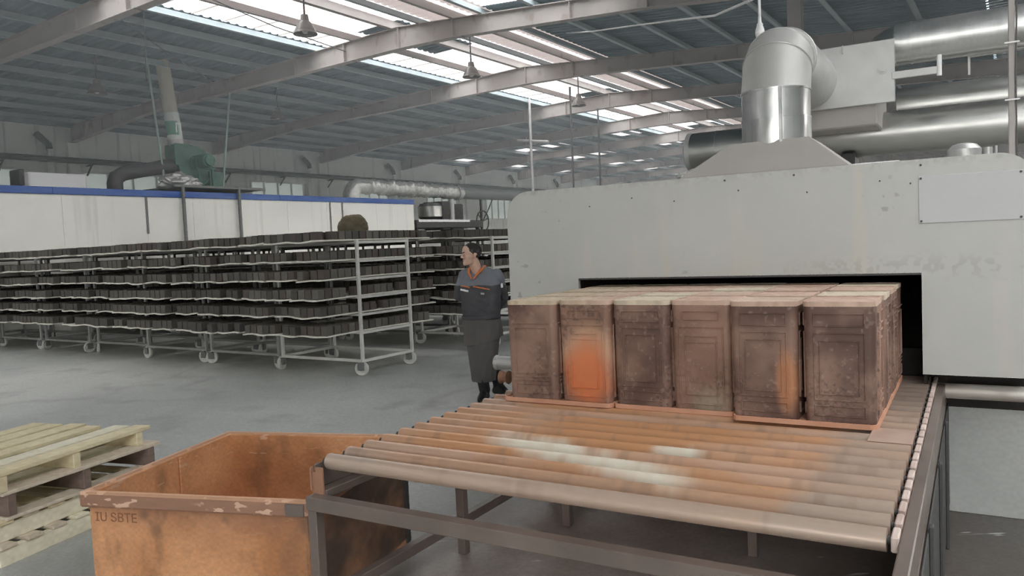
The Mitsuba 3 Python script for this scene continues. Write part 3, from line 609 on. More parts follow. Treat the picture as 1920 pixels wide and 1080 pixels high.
for i, x in enumerate((-6.9, -8.65, -10.4, -12.15, -13.9, -15.65)):
    rack(x, 13.3, (f'dark wheeled rack of bricks in the third row, {["nearest", "second from", "third from", "fourth from", "fifth from", "sixth from"][i] + " the kiln"}', f'the third-row rack {["nearest", "second from", "third from", "fourth from", "fifth from", "sixth from"][i] + " the kiln"}'), seed=19 + i, paint=M_RACKD, nboards=1)
rack(-17.72, 7.70, ('short wheeled rack of bricks at the booth wall, end of the front row', 'the front-row rack at the booth'), length=1.15, seed=41, paint=M_RACK_SHADE, nboards=1)
rack(-17.65, 10.45, ('dark wheeled rack of bricks at the booth wall, end of the second row', 'the second-row rack at the booth'), length=1.2, seed=42, paint=M_RACKD, nboards=1)
rack(-17.40, 13.3, ('dark wheeled rack of bricks at the booth wall, end of the third row', 'the third-row rack at the booth'), length=1.2, seed=43, paint=M_RACKD, nboards=1)
k = thing('sack', 'lumpy brown sack lying on top of the bricks of the nearest rack', 'sack')
s = trimesh.creation.icosphere(4, 1.0); v = np.array(s.vertices)
v = v * (0.78 + 0.42 * meshkit.fbm(v * 1.6 + 2, 4, 4))[:, None] * np.array([0.22, 0.26, 0.22]); v[:, 2] = np.maximum(v[:, 2], -0.09)
s.vertices = v + [-8.66, 8.85, 2.01]
add('body', s, M_SACK, k, smooth=True)

# ------------------------------------------------------------------ white tunnel kiln (conveyor coordinates u, v, z turned by CT)
V0 = 4.75
k = kiln = thing('tunnel_kiln', 'big white steel tunnel kiln with a dark mouth that the rusty tins come out of', 'kiln')
face = sbox(-2.842, 0.855, 0.27, 2.017)
face = face.intersection(sbox(-2.842, 0.2, 0.27, 2.017).buffer(-0.17).buffer(0.17, quad_segs=10))
mouth = sbox(-2.305, 0.3, -0.253, 1.405)
add('face_plate', shp_xz(face.difference(mouth), V0, V0 + 0.03), M_KILN, k, smooth=False, tw=CT)
rim = face.difference(face.buffer(-0.012)).difference(sbox(-5, 0, 5, 0.88))
add('side_return', shp_xz(rim, V0 + 0.03, V0 + 0.20), M_KILN, k, smooth=False, tw=CT)
add('body', cat(bx(-2.80, -2.34, V0 + 0.2, 13, 0.72, 1.98), bx(-0.23, 0.25, V0 + 0.2, 13, 0.86, 1.98), bx(-2.8, 0.25, V0 + 0.2, 13, 1.43, 1.98)), M_KILN, k, smooth=False, tw=CT)
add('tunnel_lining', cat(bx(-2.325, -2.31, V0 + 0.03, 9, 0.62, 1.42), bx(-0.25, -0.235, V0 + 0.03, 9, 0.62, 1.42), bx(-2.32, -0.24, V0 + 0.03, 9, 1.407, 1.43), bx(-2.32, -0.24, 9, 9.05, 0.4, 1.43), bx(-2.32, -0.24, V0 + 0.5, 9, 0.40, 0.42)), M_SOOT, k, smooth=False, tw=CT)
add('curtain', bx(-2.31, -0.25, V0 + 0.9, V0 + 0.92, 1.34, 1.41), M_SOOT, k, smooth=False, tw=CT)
pn = add('access_panel', bev(-0.262, 0.215, V0 - 0.006, V0 + 0.001, 1.672, 1.925, 0.003), prin('access_panel', (0.46, 0.465, 0.47), 0.4), k, smooth=False, tw=CT, label='plain grey access panel screwed on at top right')
for x in (-0.25, 0.2):
    for z in (1.685, 1.913): add('screw', cyl((x, V0 - 0.011, z), (x, V0 - 0.005, z), 0.006, 10), M_DARK, pn, tw=CT)
for x in (-2.2, -1.9, -1.62, -1.22, -0.83, -0.45, -0.30): add('rivet', cyl((x, V0 - 0.004, 1.90 + 0.02 * math.sin(x * 9)), (x, V0 + 0.001, 1.90 + 0.02 * math.sin(x * 9)), 0.0045, 8), M_DARK, k, tw=CT)
for x in (-1.3, -0.9, -0.25): add('bolt', cyl((x, V0 - 0.004, 1.985), (x, V0 + 0.001, 1.985), 0.006, 8), M_DARK, k, tw=CT)
add('drip_lip', bev(-2.30, -0.253, V0 - 0.002, V0 + 0.03, 1.396, 1.408, 0.002), M_DARK, k, smooth=False, tw=CT)
# below the face: a rusty cross pipe and the recessed lower panel
add('cross_pipe', cyl((-0.22, V0 + 0.16, 0.742), (1.6, V0 + 0.16, 0.742), 0.042, 18), prin('cross_pipe', proc(lambda p, n, uv: mix((0.25, 0.19, 0.15), (0.66, 0.63, 0.58), smoothstep(0.25, 0.5, fbm(p.x * 3, p.y, p.z * 8, 3)))), 0.5, 0.3), k, tw=CT, label='stained pale cross pipe in the gap')
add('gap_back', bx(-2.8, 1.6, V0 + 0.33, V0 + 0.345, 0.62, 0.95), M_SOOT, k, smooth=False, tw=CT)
add('lower_panel', bev(-0.165, 1.7, 5.10, 5.13, 0.0, 0.645, 0.004), prin('lower_panel', proc(lambda p, n, uv: mix((0.33, 0.345, 0.335), (0.44, 0.45, 0.44), fbm(p.x * 2, p.y * 2, p.z * 2, 4)) * (0.95 + 0.1 * noise(p.x * 60, p.y * 9, p.z * 60))), 0.5), k, smooth=False, tw=CT, label='grey lower panel down to the floor')
add('lower_ledge', bev(-0.165, 1.7, 5.085, 5.13, 0.645, 0.655, 0.003), M_PLATE, k, smooth=False, tw=CT)
add('lower_frame', cat(bx(-2.8, -2.6, V0 + 0.3, 12, 0, 0.26), bx(-0.16, 0.2, 5.2, 12, 0, 0.3)), M_DARK, k, smooth=False, tw=CT)
# hood, stack and elbow on the kiln
k = thing('exhaust_duct', 'upright silver exhaust duct with a grey elbow, rising from a flat hood on the kiln', 'duct')
SC = (-1.065, 5.10); R0 = 0.207
base = [(-1.60, 4.83), (-0.62, 4.83), (-0.62, 5.40), (-1.60, 5.40)]; topq = [(-1.30, 4.90), (-0.84, 4.90), (-0.84, 5.31), (-1.30, 5.31)]
hv = np.array([(x, y, 2.0) for x, y in base] + [(x, y, 2.03) for x, y in base] + [(x, y, 2.215) for x, y in topq])
add('hood', trimesh.convex.convex_hull(hv), M_HOOD, k, smooth=False, tw=CT, label='brown grey flat hood')
add('riser', cat(cyl((SC[0], SC[1], 2.19), (SC[0], SC[1], 2.36), R0, 48), cyl((SC[0], SC[1], 2.355), (SC[0], SC[1], 2.53), R0 - 0.003, 48), cyl((SC[0], SC[1], 2.352), (SC[0], SC[1], 2.362), R0 + 0.003, 48), cyl((SC[0], SC[1], 2.522), (SC[0], SC[1], 2.532), R0 + 0.003, 48), bx(SC[0] + 0.06, SC[0] + 0.075, SC[1] - R0 - 0.001, SC[1] - R0 + 0.02, 2.2, 2.53)), M_ALU, k, tw=CT, label='shiny silver riser')
RB = 0.235
def gore(a0, a1):
    """one mitred piece of the elbow between two bend angles"""
    th = np.arange(40) * 2 * np.pi / 40
    rings = []
    for a in (a0, a1):
        c = np.array([SC[0], SC[1] + RB - RB * math.cos(a), 2.53 + RB * math.sin(a)])
        rad = np.array([0, -math.cos(a), math.sin(a)])
        rings.append(c + R0 * (np.cos(th)[:, None] * np.array([1.0, 0, 0]) + np.sin(th)[:, None] * rad))
    v = np.vstack(rings); i = np.arange(40); j = (i + 1) % 40
    return trimesh.Trimesh(v, np.vstack([np.stack([i, j, j + 40], 1), np.stack([i, j + 40, i + 40], 1)]), process=False)
def seam(a, r):
    c = np.array([SC[0], SC[1] + RB - RB * math.cos(a), 2.53 + RB * math.sin(a)]); rad = np.array([0, -math.cos(a), math.sin(a)])
    th = np.linspace(0, 2 * np.pi, 41)
    return sweep([c + r * (math.cos(t) * np.array([1.0, 0, 0]) + math.sin(t) * rad) for t in th], 0.006, 6, caps=False)
ANG = [0, 0.70, 1.15, 1.5708]
for a0, a1 in zip(ANG[:-1], ANG[1:]): add('elbow', gore(a0, a1), M_ELBOW, k, smooth=40, tw=CT, label='matt grey elbow piece')
for a in ANG[1:3]: add('seam', seam(a, R0), M_GALV, k, tw=CT)
ZH = 2.53 + RB; VH = SC[1] + RB
add('outlet', cyl((SC[0], VH - 0.005, ZH), (SC[0], 6.2, ZH), R0, 44), M_GALV, k, tw=CT, label='grey outlet pipe meeting the damper plate')
add('seam', seam(1.5708, R0 + 0.002), M_GALV, k, tw=CT)
k = thing('damper_box', 'flat grey damper box with a slide handle, right of the elbow', 'damper')
VP = 6.2
add('plate', bev(-1.42, -0.48, VP, VP + 0.03, 2.545, 2.985, 0.004), M_GALV, k, smooth=False, tw=CT)
add('duct_box', bev(-1.40, -0.60, VP + 0.03, 6.95, 2.40, 2.96, 0.01), M_HOOD, k, smooth=False, tw=CT)
add('handle', cat(bev(-0.50, -0.215, VP - 0.006, VP + 0.012, 2.70, 2.752, 0.003)), M_GALV, k, smooth=False, tw=CT)
add('grip', cyl((-0.205, VP, 2.685), (-0.205, VP, 2.825), 0.016, 12), M_WHITE, k, tw=CT)
add('bolt', cat(cyl((-0.555, VP - 0.02, 2.78), (-0.555, VP, 2.78), 0.024, 6), cyl((-0.555, VP - 0.008, 2.78), (-0.555, VP + 0.002, 2.78), 0.034, 16)), M_GALV, k, tw=CT)
add('lug', bev(-0.82, -0.81, VP - 0.02, VP, 2.93, 2.985, 0.002), M_GALV, k, smooth=False, tw=CT)
def bigduct(lab, u0, u1, v, z, r, rings, m, endcap=False, name='round_duct'):
    k = thing(name, lab, 'duct')
    add('tube', cyl((u0, v, z), (u1, v, z), r, 40), m, k, tw=CT)
    for u in rings: add('joint', cyl((u, v, z), (u + 0.012, v, z), r + 0.004, 40), m, k, smooth=40, tw=CT)
    if endcap: add('end_cap', at(lathe([(0, -0.03), (r * 0.8, -0.028), (r + 0.004, -0.005), (r + 0.004, 0.03), (0, 0.03)], 40), u0, v, z, 0, 0, math.pi / 2), M_GALV, k, tw=CT)
    return k
k = bigduct('lowest, longest silver duct lying on the kiln top, capped at its left end', -2.14, 2.2, 6.75, 2.385, 0.165, (-1.9, -0.5, -0.1, 0.23), M_DUCTD, True)
for u in (-1.9, -0.85, 1.0): add('saddle', bev(u - 0.05, u + 0.05, 6.62, 6.88, 1.97, 2.25, 0.01), M_DARK, k, smooth=False, tw=CT)
bigduct('middle silver duct above the long lowest duct, ending below the damper plate', -0.53, 2.2, 7.10, 2.615, 0.155, (-0.45, -0.05, 0.25), M_DUCTD)
k = bigduct('topmost big silver duct at the upper right, behind the damper plate', -0.50, 2.2, 6.55, 3.005, 0.15, (-0.40, 0.16), M_ALU)
add('transition', trimesh.convex.convex_hull(np.vstack([np.array(cyl((-0.50, 6.55, 3.005), (-0.49, 6.55, 3.005), 0.15, 30).vertices), [[-0.80, 6.45, 2.92], [-0.80, 6.68, 2.92], [-0.80, 6.45, 2.80], [-0.80, 6.68, 2.80], [-0.66, 6.5, 3.07], [-0.66, 6.62, 3.07]]])), M_ALU, k, smooth=40, tw=CT, label='tapered silver end piece')
k = thing('duct_bracket', 'thin bracket bar between the topmost duct and the middle duct', 'bracket')
add('upright', bar((-0.03, 6.62, 2.73), (-0.03, 6.62, 2.87), 0.018), M_GALV, k, smooth=False, tw=CT)
add('arm', bar((-0.03, 6.62, 2.86), (0.6, 6.62, 2.87), 0.014), M_GALV, k, smooth=False, tw=CT)
k = thing('support_post', 'grey steel post standing on the kiln at the right edge, in front of the ducts', 'post')
add('post', bar((0.182, 5.35, 1.97), (0.190, 5.35, 4.2), 0.032), M_BEAM, k, smooth=False, tw=CT)
add('cable', sweep([(0.207, 5.34, 1.99), (0.203, 5.33, 2.5), (0.212, 5.33, 3.0), (0.208, 5.34, 4.0)], 0.005, 6), M_WIRE, k, tw=CT)
for z in (2.35, 2.67): add('tie', cat(bx(0.15, 0.222, 5.32, 5.327, z, z + 0.008)), M_WHITE, k, smooth=False, tw=CT)
k = thing('vent_cap', 'small round silver cap on the kiln top, near its right end', 'cap')
add('cap', at(lathe([(0, 0), (0.084, 0), (0.084, 0.055), (0.06, 0.082), (0.03, 0.09), (0, 0.092)], 28), -0.05, 5.05, 2.017), M_GALV, k, tw=CT)
k = thing('pipe_stub', 'two short pipe stubs beside the round silver cap on the kiln top', 'pipe')
add('stub', cyl((0.062, 5.05, 1.97), (0.062, 5.05, 2.075), 0.022, 16), M_GALV, k, tw=CT)
add('stub', cyl((0.100, 5.05, 1.97), (0.100, 5.05, 2.08), 0.007, 10), M_GALV, k, tw=CT)
k = thing('foil_scrap', 'crumpled scrap of foil on the kiln top by the duct end cap', 'foil')
s = trimesh.creation.icosphere(3, 1.0); v = np.array(s.vertices); v = v * (0.5 + 1.0 * meshkit.fbm(v * 3, 3, 9))[:, None] * np.array([0.10, 0.06, 0.04]); v[:, 2] = np.maximum(v[:, 2], -0.025); s.vertices = v + [-1.56, 4.95, 2.042]
add('crumple', s, M_FLEX, k, smooth=False, tw=CT)
k = thing('top_strip', 'loose pale steel strip lying on the kiln top right of the hood', 'strip')
add('strip', bev(-0.60, -0.36, 4.86, 4.90, 2.018, 2.03, 0.002), M_WHITE, k, smooth=False, tw=CT)

# ------------------------------------------------------------------ roller conveyor
k = conv = thing('roller_conveyor', 'long steel roller conveyor leading out of the kiln, its rollers dusted orange', 'conveyor')
ZR, RR, PV = 0.80, 0.034, 0.1233
UL, UR = -2.385, -0.226
nrol = 30
roll = P(cat(cyl((UL, 0, ZR - RR), (UR, 0, ZR - RR), RR, 20)), M_ROLLER, 40)
ends = [P(cyl((a, 0, ZR - RR), (a + 0.03, 0, ZR - RR), 0.012, 10), M_DARK, 40) for a in (UL - 0.03, UR)]
blk = P(bev(UR + 0.013, UR + 0.034, -0.044, 0.046, ZR - 0.055, ZR - 0.008, 0.004), M_BLOCK, False)
for i in range(nrol):
    v = 2.42 + PV * i
    tw = CT.translate([0, v, 0])
    rk = put('roller', roll, k, tw=tw)
    for e in ends: put('axle', e, rk, tw=tw)
    put('bearing_block', blk, k, tw=tw)
VE = 2.42 + PV * nrol
def chan(u, s, v0, v1, z0, z1, w=0.05, t=0.006):
    return cat(bx(u, u + s * t, v0, v1, z0, z1), bx(u, u + s * w, v0, v1, z1 - t, z1), bx(u, u + s * w, v0, v1, z0, z0 + t))
add('left_rail', cat(bev(UL - 0.036, UL - 0.028, 2.36, VE, 0.66, 0.765, 0.003), bev(UL - 0.036, UL + 0.03, 2.36, VE, 0.625, 0.66, 0.004)), M_FRAME, k, smooth=False, tw=CT)
add('end_plate', shp_xz(sbox(UL - 0.038, 0.62, UL + 0.0, 0.735).union(sbox(UL - 0.02, 0.62, UL + 0.02, 0.755)), 2.352, 2.36), M_RUSTP, k, smooth=False, tw=CT)
# outer plate at the front left corner, seen from outside
add('corner_plate', bev(UL - 0.043, UL - 0.036, 2.34, 2.50, 0.655, 0.757, 0.003), M_RUSTP, k, smooth=False, tw=CT)
add('right_rail', cat(bev(UR + 0.036, UR + 0.075, 2.0, VE, 0.745, 0.782, 0.004), bev(UR + 0.068, UR + 0.075, 2.0, VE, 0.66, 0.78, 0.003), bev(UR + 0.01, UR + 0.075, 2.0, VE, 0.625, 0.66, 0.003)), M_FRAME, k, smooth=False, tw=CT)
add('front_beam', bev(UL - 0.035, UR + 0.07, 2.30, 2.36, 0.585, 0.643, 0.004), M_FRAME, k, smooth=False, tw=CT)
lg = bev(-0.026, 0.026, -0.026, 0.026, 0.0, 0.615, 0.003)
for u in (UL - 0.012, UR + 0.045):
    for v in (2.335, 3.40, 4.45): add('leg', at(bev(-0.024, 0.024, -0.024, 0.024, 0.0, 0.625 if v > 2.5 else 0.585, 0.003), u, v, 0), M_FRAME, k, smooth=False, tw=CT)
for u in (-2.07, -1.0): add('leg', at(bev(-0.024, 0.024, -0.024, 0.024, 0.0, 0.73, 0.003), u, 4.0, 0), M_FRAME, k, smooth=False, tw=CT)
for u in (UL - 0.012, UR + 0.045): add('lower_rail', bev(u - 0.024, u + 0.024, 2.35, 5.6, 0.16, 0.21, 0.003), M_FRAME, k, smooth=False, tw=CT)
for v in (3.40, 4.45): add('cross_member', bev(UL, UR, v - 0.02, v + 0.02, 0.58, 0.63, 0.003), M_FRAME, k, smooth=False, tw=CT)
add('cross_member', bev(UL, UR, 4.42, 4.46, 0.16, 0.21, 0.003), M_FRAME, k, smooth=False, tw=CT)
add('side_skirt', bev(UR + 0.078, UR + 0.084, 2.0, 5.1, 0.05, 0.64, 0.002), M_DARK, k, smooth=False, tw=CT)
for v in (2.9, 3.7, 4.5): add('skirt_strap', bev(UR + 0.084, UR + 0.098, v - 0.02, v + 0.02, 0.0, 0.66, 0.003), M_DARK, k, smooth=False, tw=CT)
add('cover_plate', bev(-0.385, UR + 0.004, 3.40, 3.64, ZR + 0.0005, ZR + 0.004, 0.001), prin('cover_plate', proc(lambda p, n, uv: mix((0.33, 0.23, 0.185), (0.44, 0.32, 0.26), fbm(p.x * 12, p.y * 12, 1, 3))), 0.4), k, smooth=False, tw=CT, label='flat pinkish cover sheet at the right end of the rollers')
k = thing('drive_motor', 'small grey gear motor on the left side of the conveyor, behind the tins', 'motor')
add('housing', cat(cyl((-2.75, 4.40, 0.872), (-2.48, 4.40, 0.872), 0.045, 20), cyl((-2.765, 4.40, 0.872), (-2.74, 4.40, 0.872), 0.05, 20), bev(-2.62, -2.48, 4.34, 4.46, 0.84, 0.95, 0.01)), M_GALV, k, tw=CT)
add('pulley', at(lathe([(0, -0.03), (0.045, -0.03), (0.03, 0), (0.045, 0.03), (0, 0.03)], 20), -2.66, 4.33, 0.79, 0, 0, math.pi / 2), M_RUSTP, k, tw=CT, label='rusty pulley')
add('bracket', bev(-2.60, -2.425, 4.36, 4.44, 0.70, 0.85, 0.004), M_FRAME, k, smooth=False, tw=CT)

# ------------------------------------------------------------------ rusty tins on trays
def can_mesh(w=0.300, h=0.515, style=0):
    """tapered tin with embossed frames on its four sides; stands on z = 0"""
    levels = [(0, .955), (.006, .962), (0.02, .965), (0.25, .975), (0.45, .985), (h - .02, .992), (h, .992)]
    base = np.array(rrect(w, w, 0.034, 5).exterior.coords)[:-1]
    if Polygon(base).exterior.is_ccw is False: base = base[::-1]
    n = len(base); V = np.vstack([np.column_stack([base * s, np.full(n, z)]) for z, s in levels]); F = []
    i = np.arange(n); j = (i + 1) % n
    for k in range(len(levels) - 1): F += [np.stack([k * n + i, k * n + j, k * n + n + j], 1), np.stack([k * n + i, k * n + n + j, k * n + n + i], 1)]
    o = (len(levels) - 1) * n; V = np.vstack([V, [[0, 0, 0], [0, 0, h]]])
    F += [np.stack([j, i, i * 0 + len(V) - 2], 1), np.stack([o + i, o + j, i * 0 + len(V) - 1], 1)]
    m = trimesh.Trimesh(V, np.vstack(F), process=False)
    def frame(x0, x1, z0, z1, t=0.006):
        return [(x0, x1, z0, z0 + t), (x0, x1, z1 - t, z1), (x0, x0 + t, z0, z1), (x1 - t, x1, z0, z1)]
    ribs = []
    if style == 0: ribs = frame(-.105, .105, .10, .40) + frame(-.082, .082, .125, .365, .005) + frame(-.105, .105, .425, .485) + frame(-.105, .105, .03, .08)
    elif style == 1: ribs = frame(-.11, .11, .03, .41) + frame(-.078, .078, .075, .365, .005) + frame(-.09, .09, .44, .485, .004) + [(-.085, .085, .33, .335)]
    elif style == 2: ribs = [(-.11, .11, .41, .417), (-.11, .11, .10, .106), (-.11, .11, .12, .126)] + frame(-.095, .095, .14, .39, .004) + frame(-.1, .1, .03, .085, .004)
    rm = []
    for a, b, c, d in ribs:
        zc = (c + d) / 2; y = -(w / 2) * np.interp(zc, [0.02, h], [.965, .992])
        q = bev(a, b, y - 0.0075, y + 0.004, c, d, 0.002); rm.append(q)
    for r in range(4):
        for q in rm: m = cat(m, at(q, rz=r * math.pi / 2))
    return m
CANS = [P(can_mesh(style=s), M_CAN, 35) for s in range(3)]
lid_poly = rrect(0.300, 0.300, 0.036, 5)
def lid_mesh():
    a = extrude_polygon(lid_poly, 0.016, engine='earcut'); b = extrude_polygon(lid_poly.buffer(-0.006), 0.005, engine='earcut').apply_translation([0, 0, 0.016])
    c = extrude_polygon(lid_poly.difference(lid_poly.buffer(-0.009)), 0.006, engine='earcut').apply_translation([0, 0, 0.016])
    return cat(a, b.apply_translation([0, 0, -0.002]), c)
LID = P(lid_mesh(), M_LID, False)
ZT = ZR + 0.0145
us = [-2.072, -1.756, -1.443, -1.138, -0.832, -0.513]
v1 = [3.80, 3.815, 3.815, 3.815, 3.755, 3.755]
st = [2, 1, 0, 1, 0, 0]
FRONT = ['plain brown rusty tin, leftmost of the front row', 'rusty tin with a bright orange burn mark, second in the front row', 'purplish brown tin with embossed frames, third in the front row', 'brown tin with a greenish foot, fourth in the front row', 'dark spotted brown tin with an orange streak on its right, fifth in the front row', 'grey brown tin, rightmost and largest-looking of the front row']
COLN = ['leftmost column', 'second column from the left', 'third column from the left', 'fourth column from the left', 'fifth column from the left', 'rightmost column']
ROWN = ['', 'second row', 'third row', 'last row by the kiln mouth']
for c, u in enumerate(us):
    for r in range(4):
        v = v1[c] + 0.1 * 0 + r * 0.319 + (0.03 if r > 1 else 0) + rng.uniform(-.004, .004)
        uu = u - 0.0 * r + rng.uniform(-.003, .003)
        dz = 0.0
        lab = FRONT[c] if r == 0 else f'rusty square tin in the {ROWN[r]}, {COLN[c]}'
        k = thing('tin', lab, 'tin')
        tw = CT.translate([uu, v, ZT]).rotate([0, 0, 1], rng.uniform(-1.2, 1.2))
        put('body', CANS[st[c] if r == 0 else (c + r) % 3], k, tw=tw)
        put('lid', LID, k, tw=tw.translate([0, 0, 0.513]))
def tray(u0, u1, v0, v1):
    poly = sbox(u0 + .03, v0 + .03, u1 - .03, v1 - .03).buffer(.03, quad_segs=4)
    a = extrude_polygon(poly, 0.010, engine='earcut').apply_translation([0, 0, ZR + 0.004])
    b = extrude_polygon(poly.difference(poly.buffer(-0.008)), 0.022, engine='earcut').apply_translation([0, 0, ZR + 0.001])
    return cat(a, b)
for i, (u0, u1, va) in enumerate([(-2.25, -1.605, 3.632), (-1.60, -0.985, 3.648), (-0.98, -0.362, 3.587)]):
    for j in range(2):
        n = ['left', 'middle', 'right'][i]
        add('tray', tray(u0, u1, va + j * 0.66, va + 0.652 + j * 0.66), M_TRAY, smooth=False, tw=CT, label=f'flat orange tray under the {["front", "back"][j]} four tins on the {n}', cat='tray')

# ------------------------------------------------------------------ orange bin
k = thing('bin', 'open orange rusty box bin in front of the conveyor, left of its leg', 'bin')
bc, ba, bw, bd, bh = (-3.282, 2.600), 0.330, 1.185, 1.165, 0.597
def BW(m): return at(m, bc[0], bc[1], 0, ba)
t = 0.022; W2, D2 = bw / 2 - 0.03, bd / 2 - 0.03
add('front_wall', BW(bev(-W2, W2, -D2, -D2 + t, 0.02, bh, 0.004)), M_BINF, k, smooth=False)
add('back_wall', BW(bev(-W2, W2, D2 - t, D2, 0.02, bh, 0.004)), M_BIN, k, smooth=False)
add('left_wall', BW(bev(-W2, -W2 + t, -D2, D2, 0.02, bh, 0.004)), M_BIN, k, smooth=False)
add('right_wall', BW(bev(W2 - t, W2, -D2, D2, 0.02, bh, 0.004)), M_BINS, k, smooth=False, label='scorched dark brown side wall')
add('corner_post', BW(bev(W2 - 0.004, W2 + 0.012, D2 - 0.05, D2 - 0.002, 0.0, bh - 0.07, 0.003)), M_DARK, k, smooth=False)
add('floor', BW(bx(-W2, W2, -D2, D2, 0.0, 0.03)), M_BIN, k, smooth=False)
for nm, q in (('front_rim', bev(-bw / 2, bw / 2, -bd / 2, -D2 + 0.01, bh - 0.065, bh + 0.008, 0.010)), ('back_rim', bev(-bw / 2, bw / 2, D2 - 0.006, bd / 2, bh - 0.065, bh + 0.008, 0.010)),
              ('left_rim', bev(-bw / 2, -W2 + 0.006, -bd / 2, bd / 2, bh - 0.065, bh + 0.008, 0.010)), ('right_rim', bev(W2 - 0.006, bw / 2, -bd / 2, bd / 2, bh - 0.065, bh + 0.008, 0.010))):
    add(nm, BW(q), M_BINRIM, k, smooth=False, label='scraped brown rim with a pale top edge')
add('inner_batten', BW(bev(-W2 + t, -W2 + t + 0.012, 0.05, 0.075, 0.03, bh - 0.01, 0.004)), M_BIN, k, smooth=False)
add('latch', BW(bev(bw / 2 - 0.12, bw / 2 - 0.03, -bd / 2 - 0.006, -bd / 2 + 0.002, bh - 0.06, bh - 0.005, 0.003)), M_FRAME, k, smooth=False, label='small dark steel plate on the rim')
mk = meshkit.text_mesh('IU SBTE', 0.042, 0.0015)
M4 = np.array([[1.0, 0, 0, -W2 + 0.03], [0, 0, -1, -D2 - 0.0005], [0, 1, 0, bh - 0.135], [0, 0, 0, 1]])
mk.apply_transform(M4)
add('lettering', BW(mk), prin('stencil', (0.24, 0.11, 0.06), 0.7), k, smooth=False, label='faint dark stencilled letters')

# ------------------------------------------------------------------ pallets
e1 = np.array([-0.968, -0.25]); e2 = np.array([0.25, -0.968])         # across the boards, along the boards (towards the camera)
def pallet(lab, corner, z, rot, kind, mats, Lx=1.02, Ly=1.10):
    """corner: far right corner; boards run along e2 (kind 'long') or e1 (kind 'cross')"""
    k = thing('pallet', lab, 'pallet')
    a = math.atan2(e1[1], e1[0]) + rot
    def pl(m): return at(m, corner[0], corner[1], z, a)
    # local axes: x = across (e1), y = along (towards camera is +y, since e2 is +90 degrees from e1)
    r = random.Random(int(z * 1000) + 5)
    mt = lambda: mats[r.randrange(len(mats))]
    if kind == 'long':
        h = 0.115 if z > 0.3 else 0.165
        hs = h - 0.022
        low = 0.02 if h > 0.12 else 0.0
        for y in (0.01, Ly / 2 - 0.02, Ly - 0.07):
            add('stringer', pl(bev(0.005, Lx - 0.01, y, y + 0.055, low, hs, 0.004)), M_WOODD if low else mt(), k, smooth=False)
        n = 6; w = 0.115; x = 0.0
        gaps = (Lx - n * w) / (n - 1)
        for i in range(n):
            add('deck_board', pl(bev(i * (w + gaps) + r.uniform(-.01, .01) * (i > 0), i * (w + gaps) + w + r.uniform(-.015, .03) * (i < n - 1), -0.02 + r.uniform(-.05, .02), Ly + r.uniform(-.02, .03), hs, h + r.uniform(-.003, .003), 0.003)), mt(), k, smooth=False)
        if low:
            for x in (0.0, Lx / 2 - 0.06, Lx - 0.12): add('bottom_board', pl(bev(x, x + 0.12, -0.01, Ly, 0.0, 0.02, 0.003)), mt(), k, smooth=False)
    else:
        h = 0.118; hs = h - 0.02
        for x in (0.0, Lx / 2 - 0.02, Lx - 0.045):
            add('stringer', pl(bev(x, x + 0.04, 0.0, Ly, 0.0, hs, 0.003)), mt(), k, smooth=False)
        n = 7; w = 0.10; gaps = (Ly - n * w) / (n - 1)
        for i in range(n):
            add('deck_board', pl(bev(-0.012 + r.uniform(-.01, .005), Lx, i * (w + gaps), i * (w + gaps) + w, hs, h, 0.003)), mt(), k, smooth=False)
    return h
c0 = np.array([-5.03, 3.03])
z = 0.0
z += pallet('weathered pallet at the bottom of the stack at lower left', c0 + [0.03, -0.02], z, 0.02, 'cross', M_WOOD[1:])
z += pallet('pale pallet second from the bottom of the stack at lower left', c0 + [-0.01, 0.0], z, 0.0, 'cross', [M_WOOD[2], M_WOOD[0]])
z += pallet('grey brown pallet second from the top of the stack at lower left', c0 + [0.03, 0.06], z, -0.02, 'long', [M_WOOD[1], M_WOOD[1], M_WOOD[2]])
z += pallet('yellowish pallet on top of the stack at lower left', c0 + [0.0, 0.0], z, 0.03, 'long', [M_WOOD[0], M_WOOD[0], M_WOOD[2]])

# ------------------------------------------------------------------ the man
def sph(p, r, n=20): return m3.Manifold.sphere(r, n).translate([float(x) for x in p])
def hull(*pr):
    return m3.Manifold.batch_hull([sph(p, r) for p, r in pr])
def union(parts):
    return m3.Manifold.batch_boolean(parts, m3.OpType.Add)
def skin(m, edge=0.012, it=8):
    m = m.refine_to_length(edge); q = m.to_mesh()
    t = trimesh.Trimesh(np.array(q.vert_properties[:, :3]), np.array(q.tri_verts), process=True)
    trimesh.smoothing.filter_taubin(t, 0.5, 0.53, it)
    return t
def rotz(p, a): c, s = math.cos(a), math.sin(a); return np.array([p[0] * c - p[1] * s, p[0] * s + p[1] * c, p[2]])
man_at = np.array([-4.88, 6.86, 0.0]); man_rz = -math.pi / 2 + math.atan2(0.838, -0.546)     # local +x = to the right in view, local -y = towards the viewer
def MP(m): return at(m, *man_at, rz=man_rz)
k = thing('person', 'man in dark work clothes and long apron, looking left, hands behind his back', 'person')
M_SKIN = prin('skin', proc(lambda p, n, uv: mix((0.52, 0.33, 0.25), (0.62, 0.42, 0.33), fbm(p.x * 30, p.y * 30, p.z * 30, 3))), 0.5)
M_HAIR = prin('hair', proc(lambda p, n, uv: mix((0.02, 0.018, 0.017), (0.12, 0.105, 0.10), smoothstep(0.4, 0.8, noise(p.x * 160, p.y * 160, p.z * 60)) * smoothstep(1.64, 1.58, p.z))), 0.7)
def f_jacket(p, n, uv):
    a = fbm(p.x * 9, p.y * 9, p.z * 9, 3)
    c = mix((0.060, 0.060, 0.066), (0.095, 0.093, 0.10), a)
    return mix(c, (0.175, 0.185, 0.21), smoothstep(1.225, 1.235, p.z + 0.03 * (a - 0.5)))
M_JACKET = prin('jacket', proc(f_jacket), 0.85, spec=0.15)
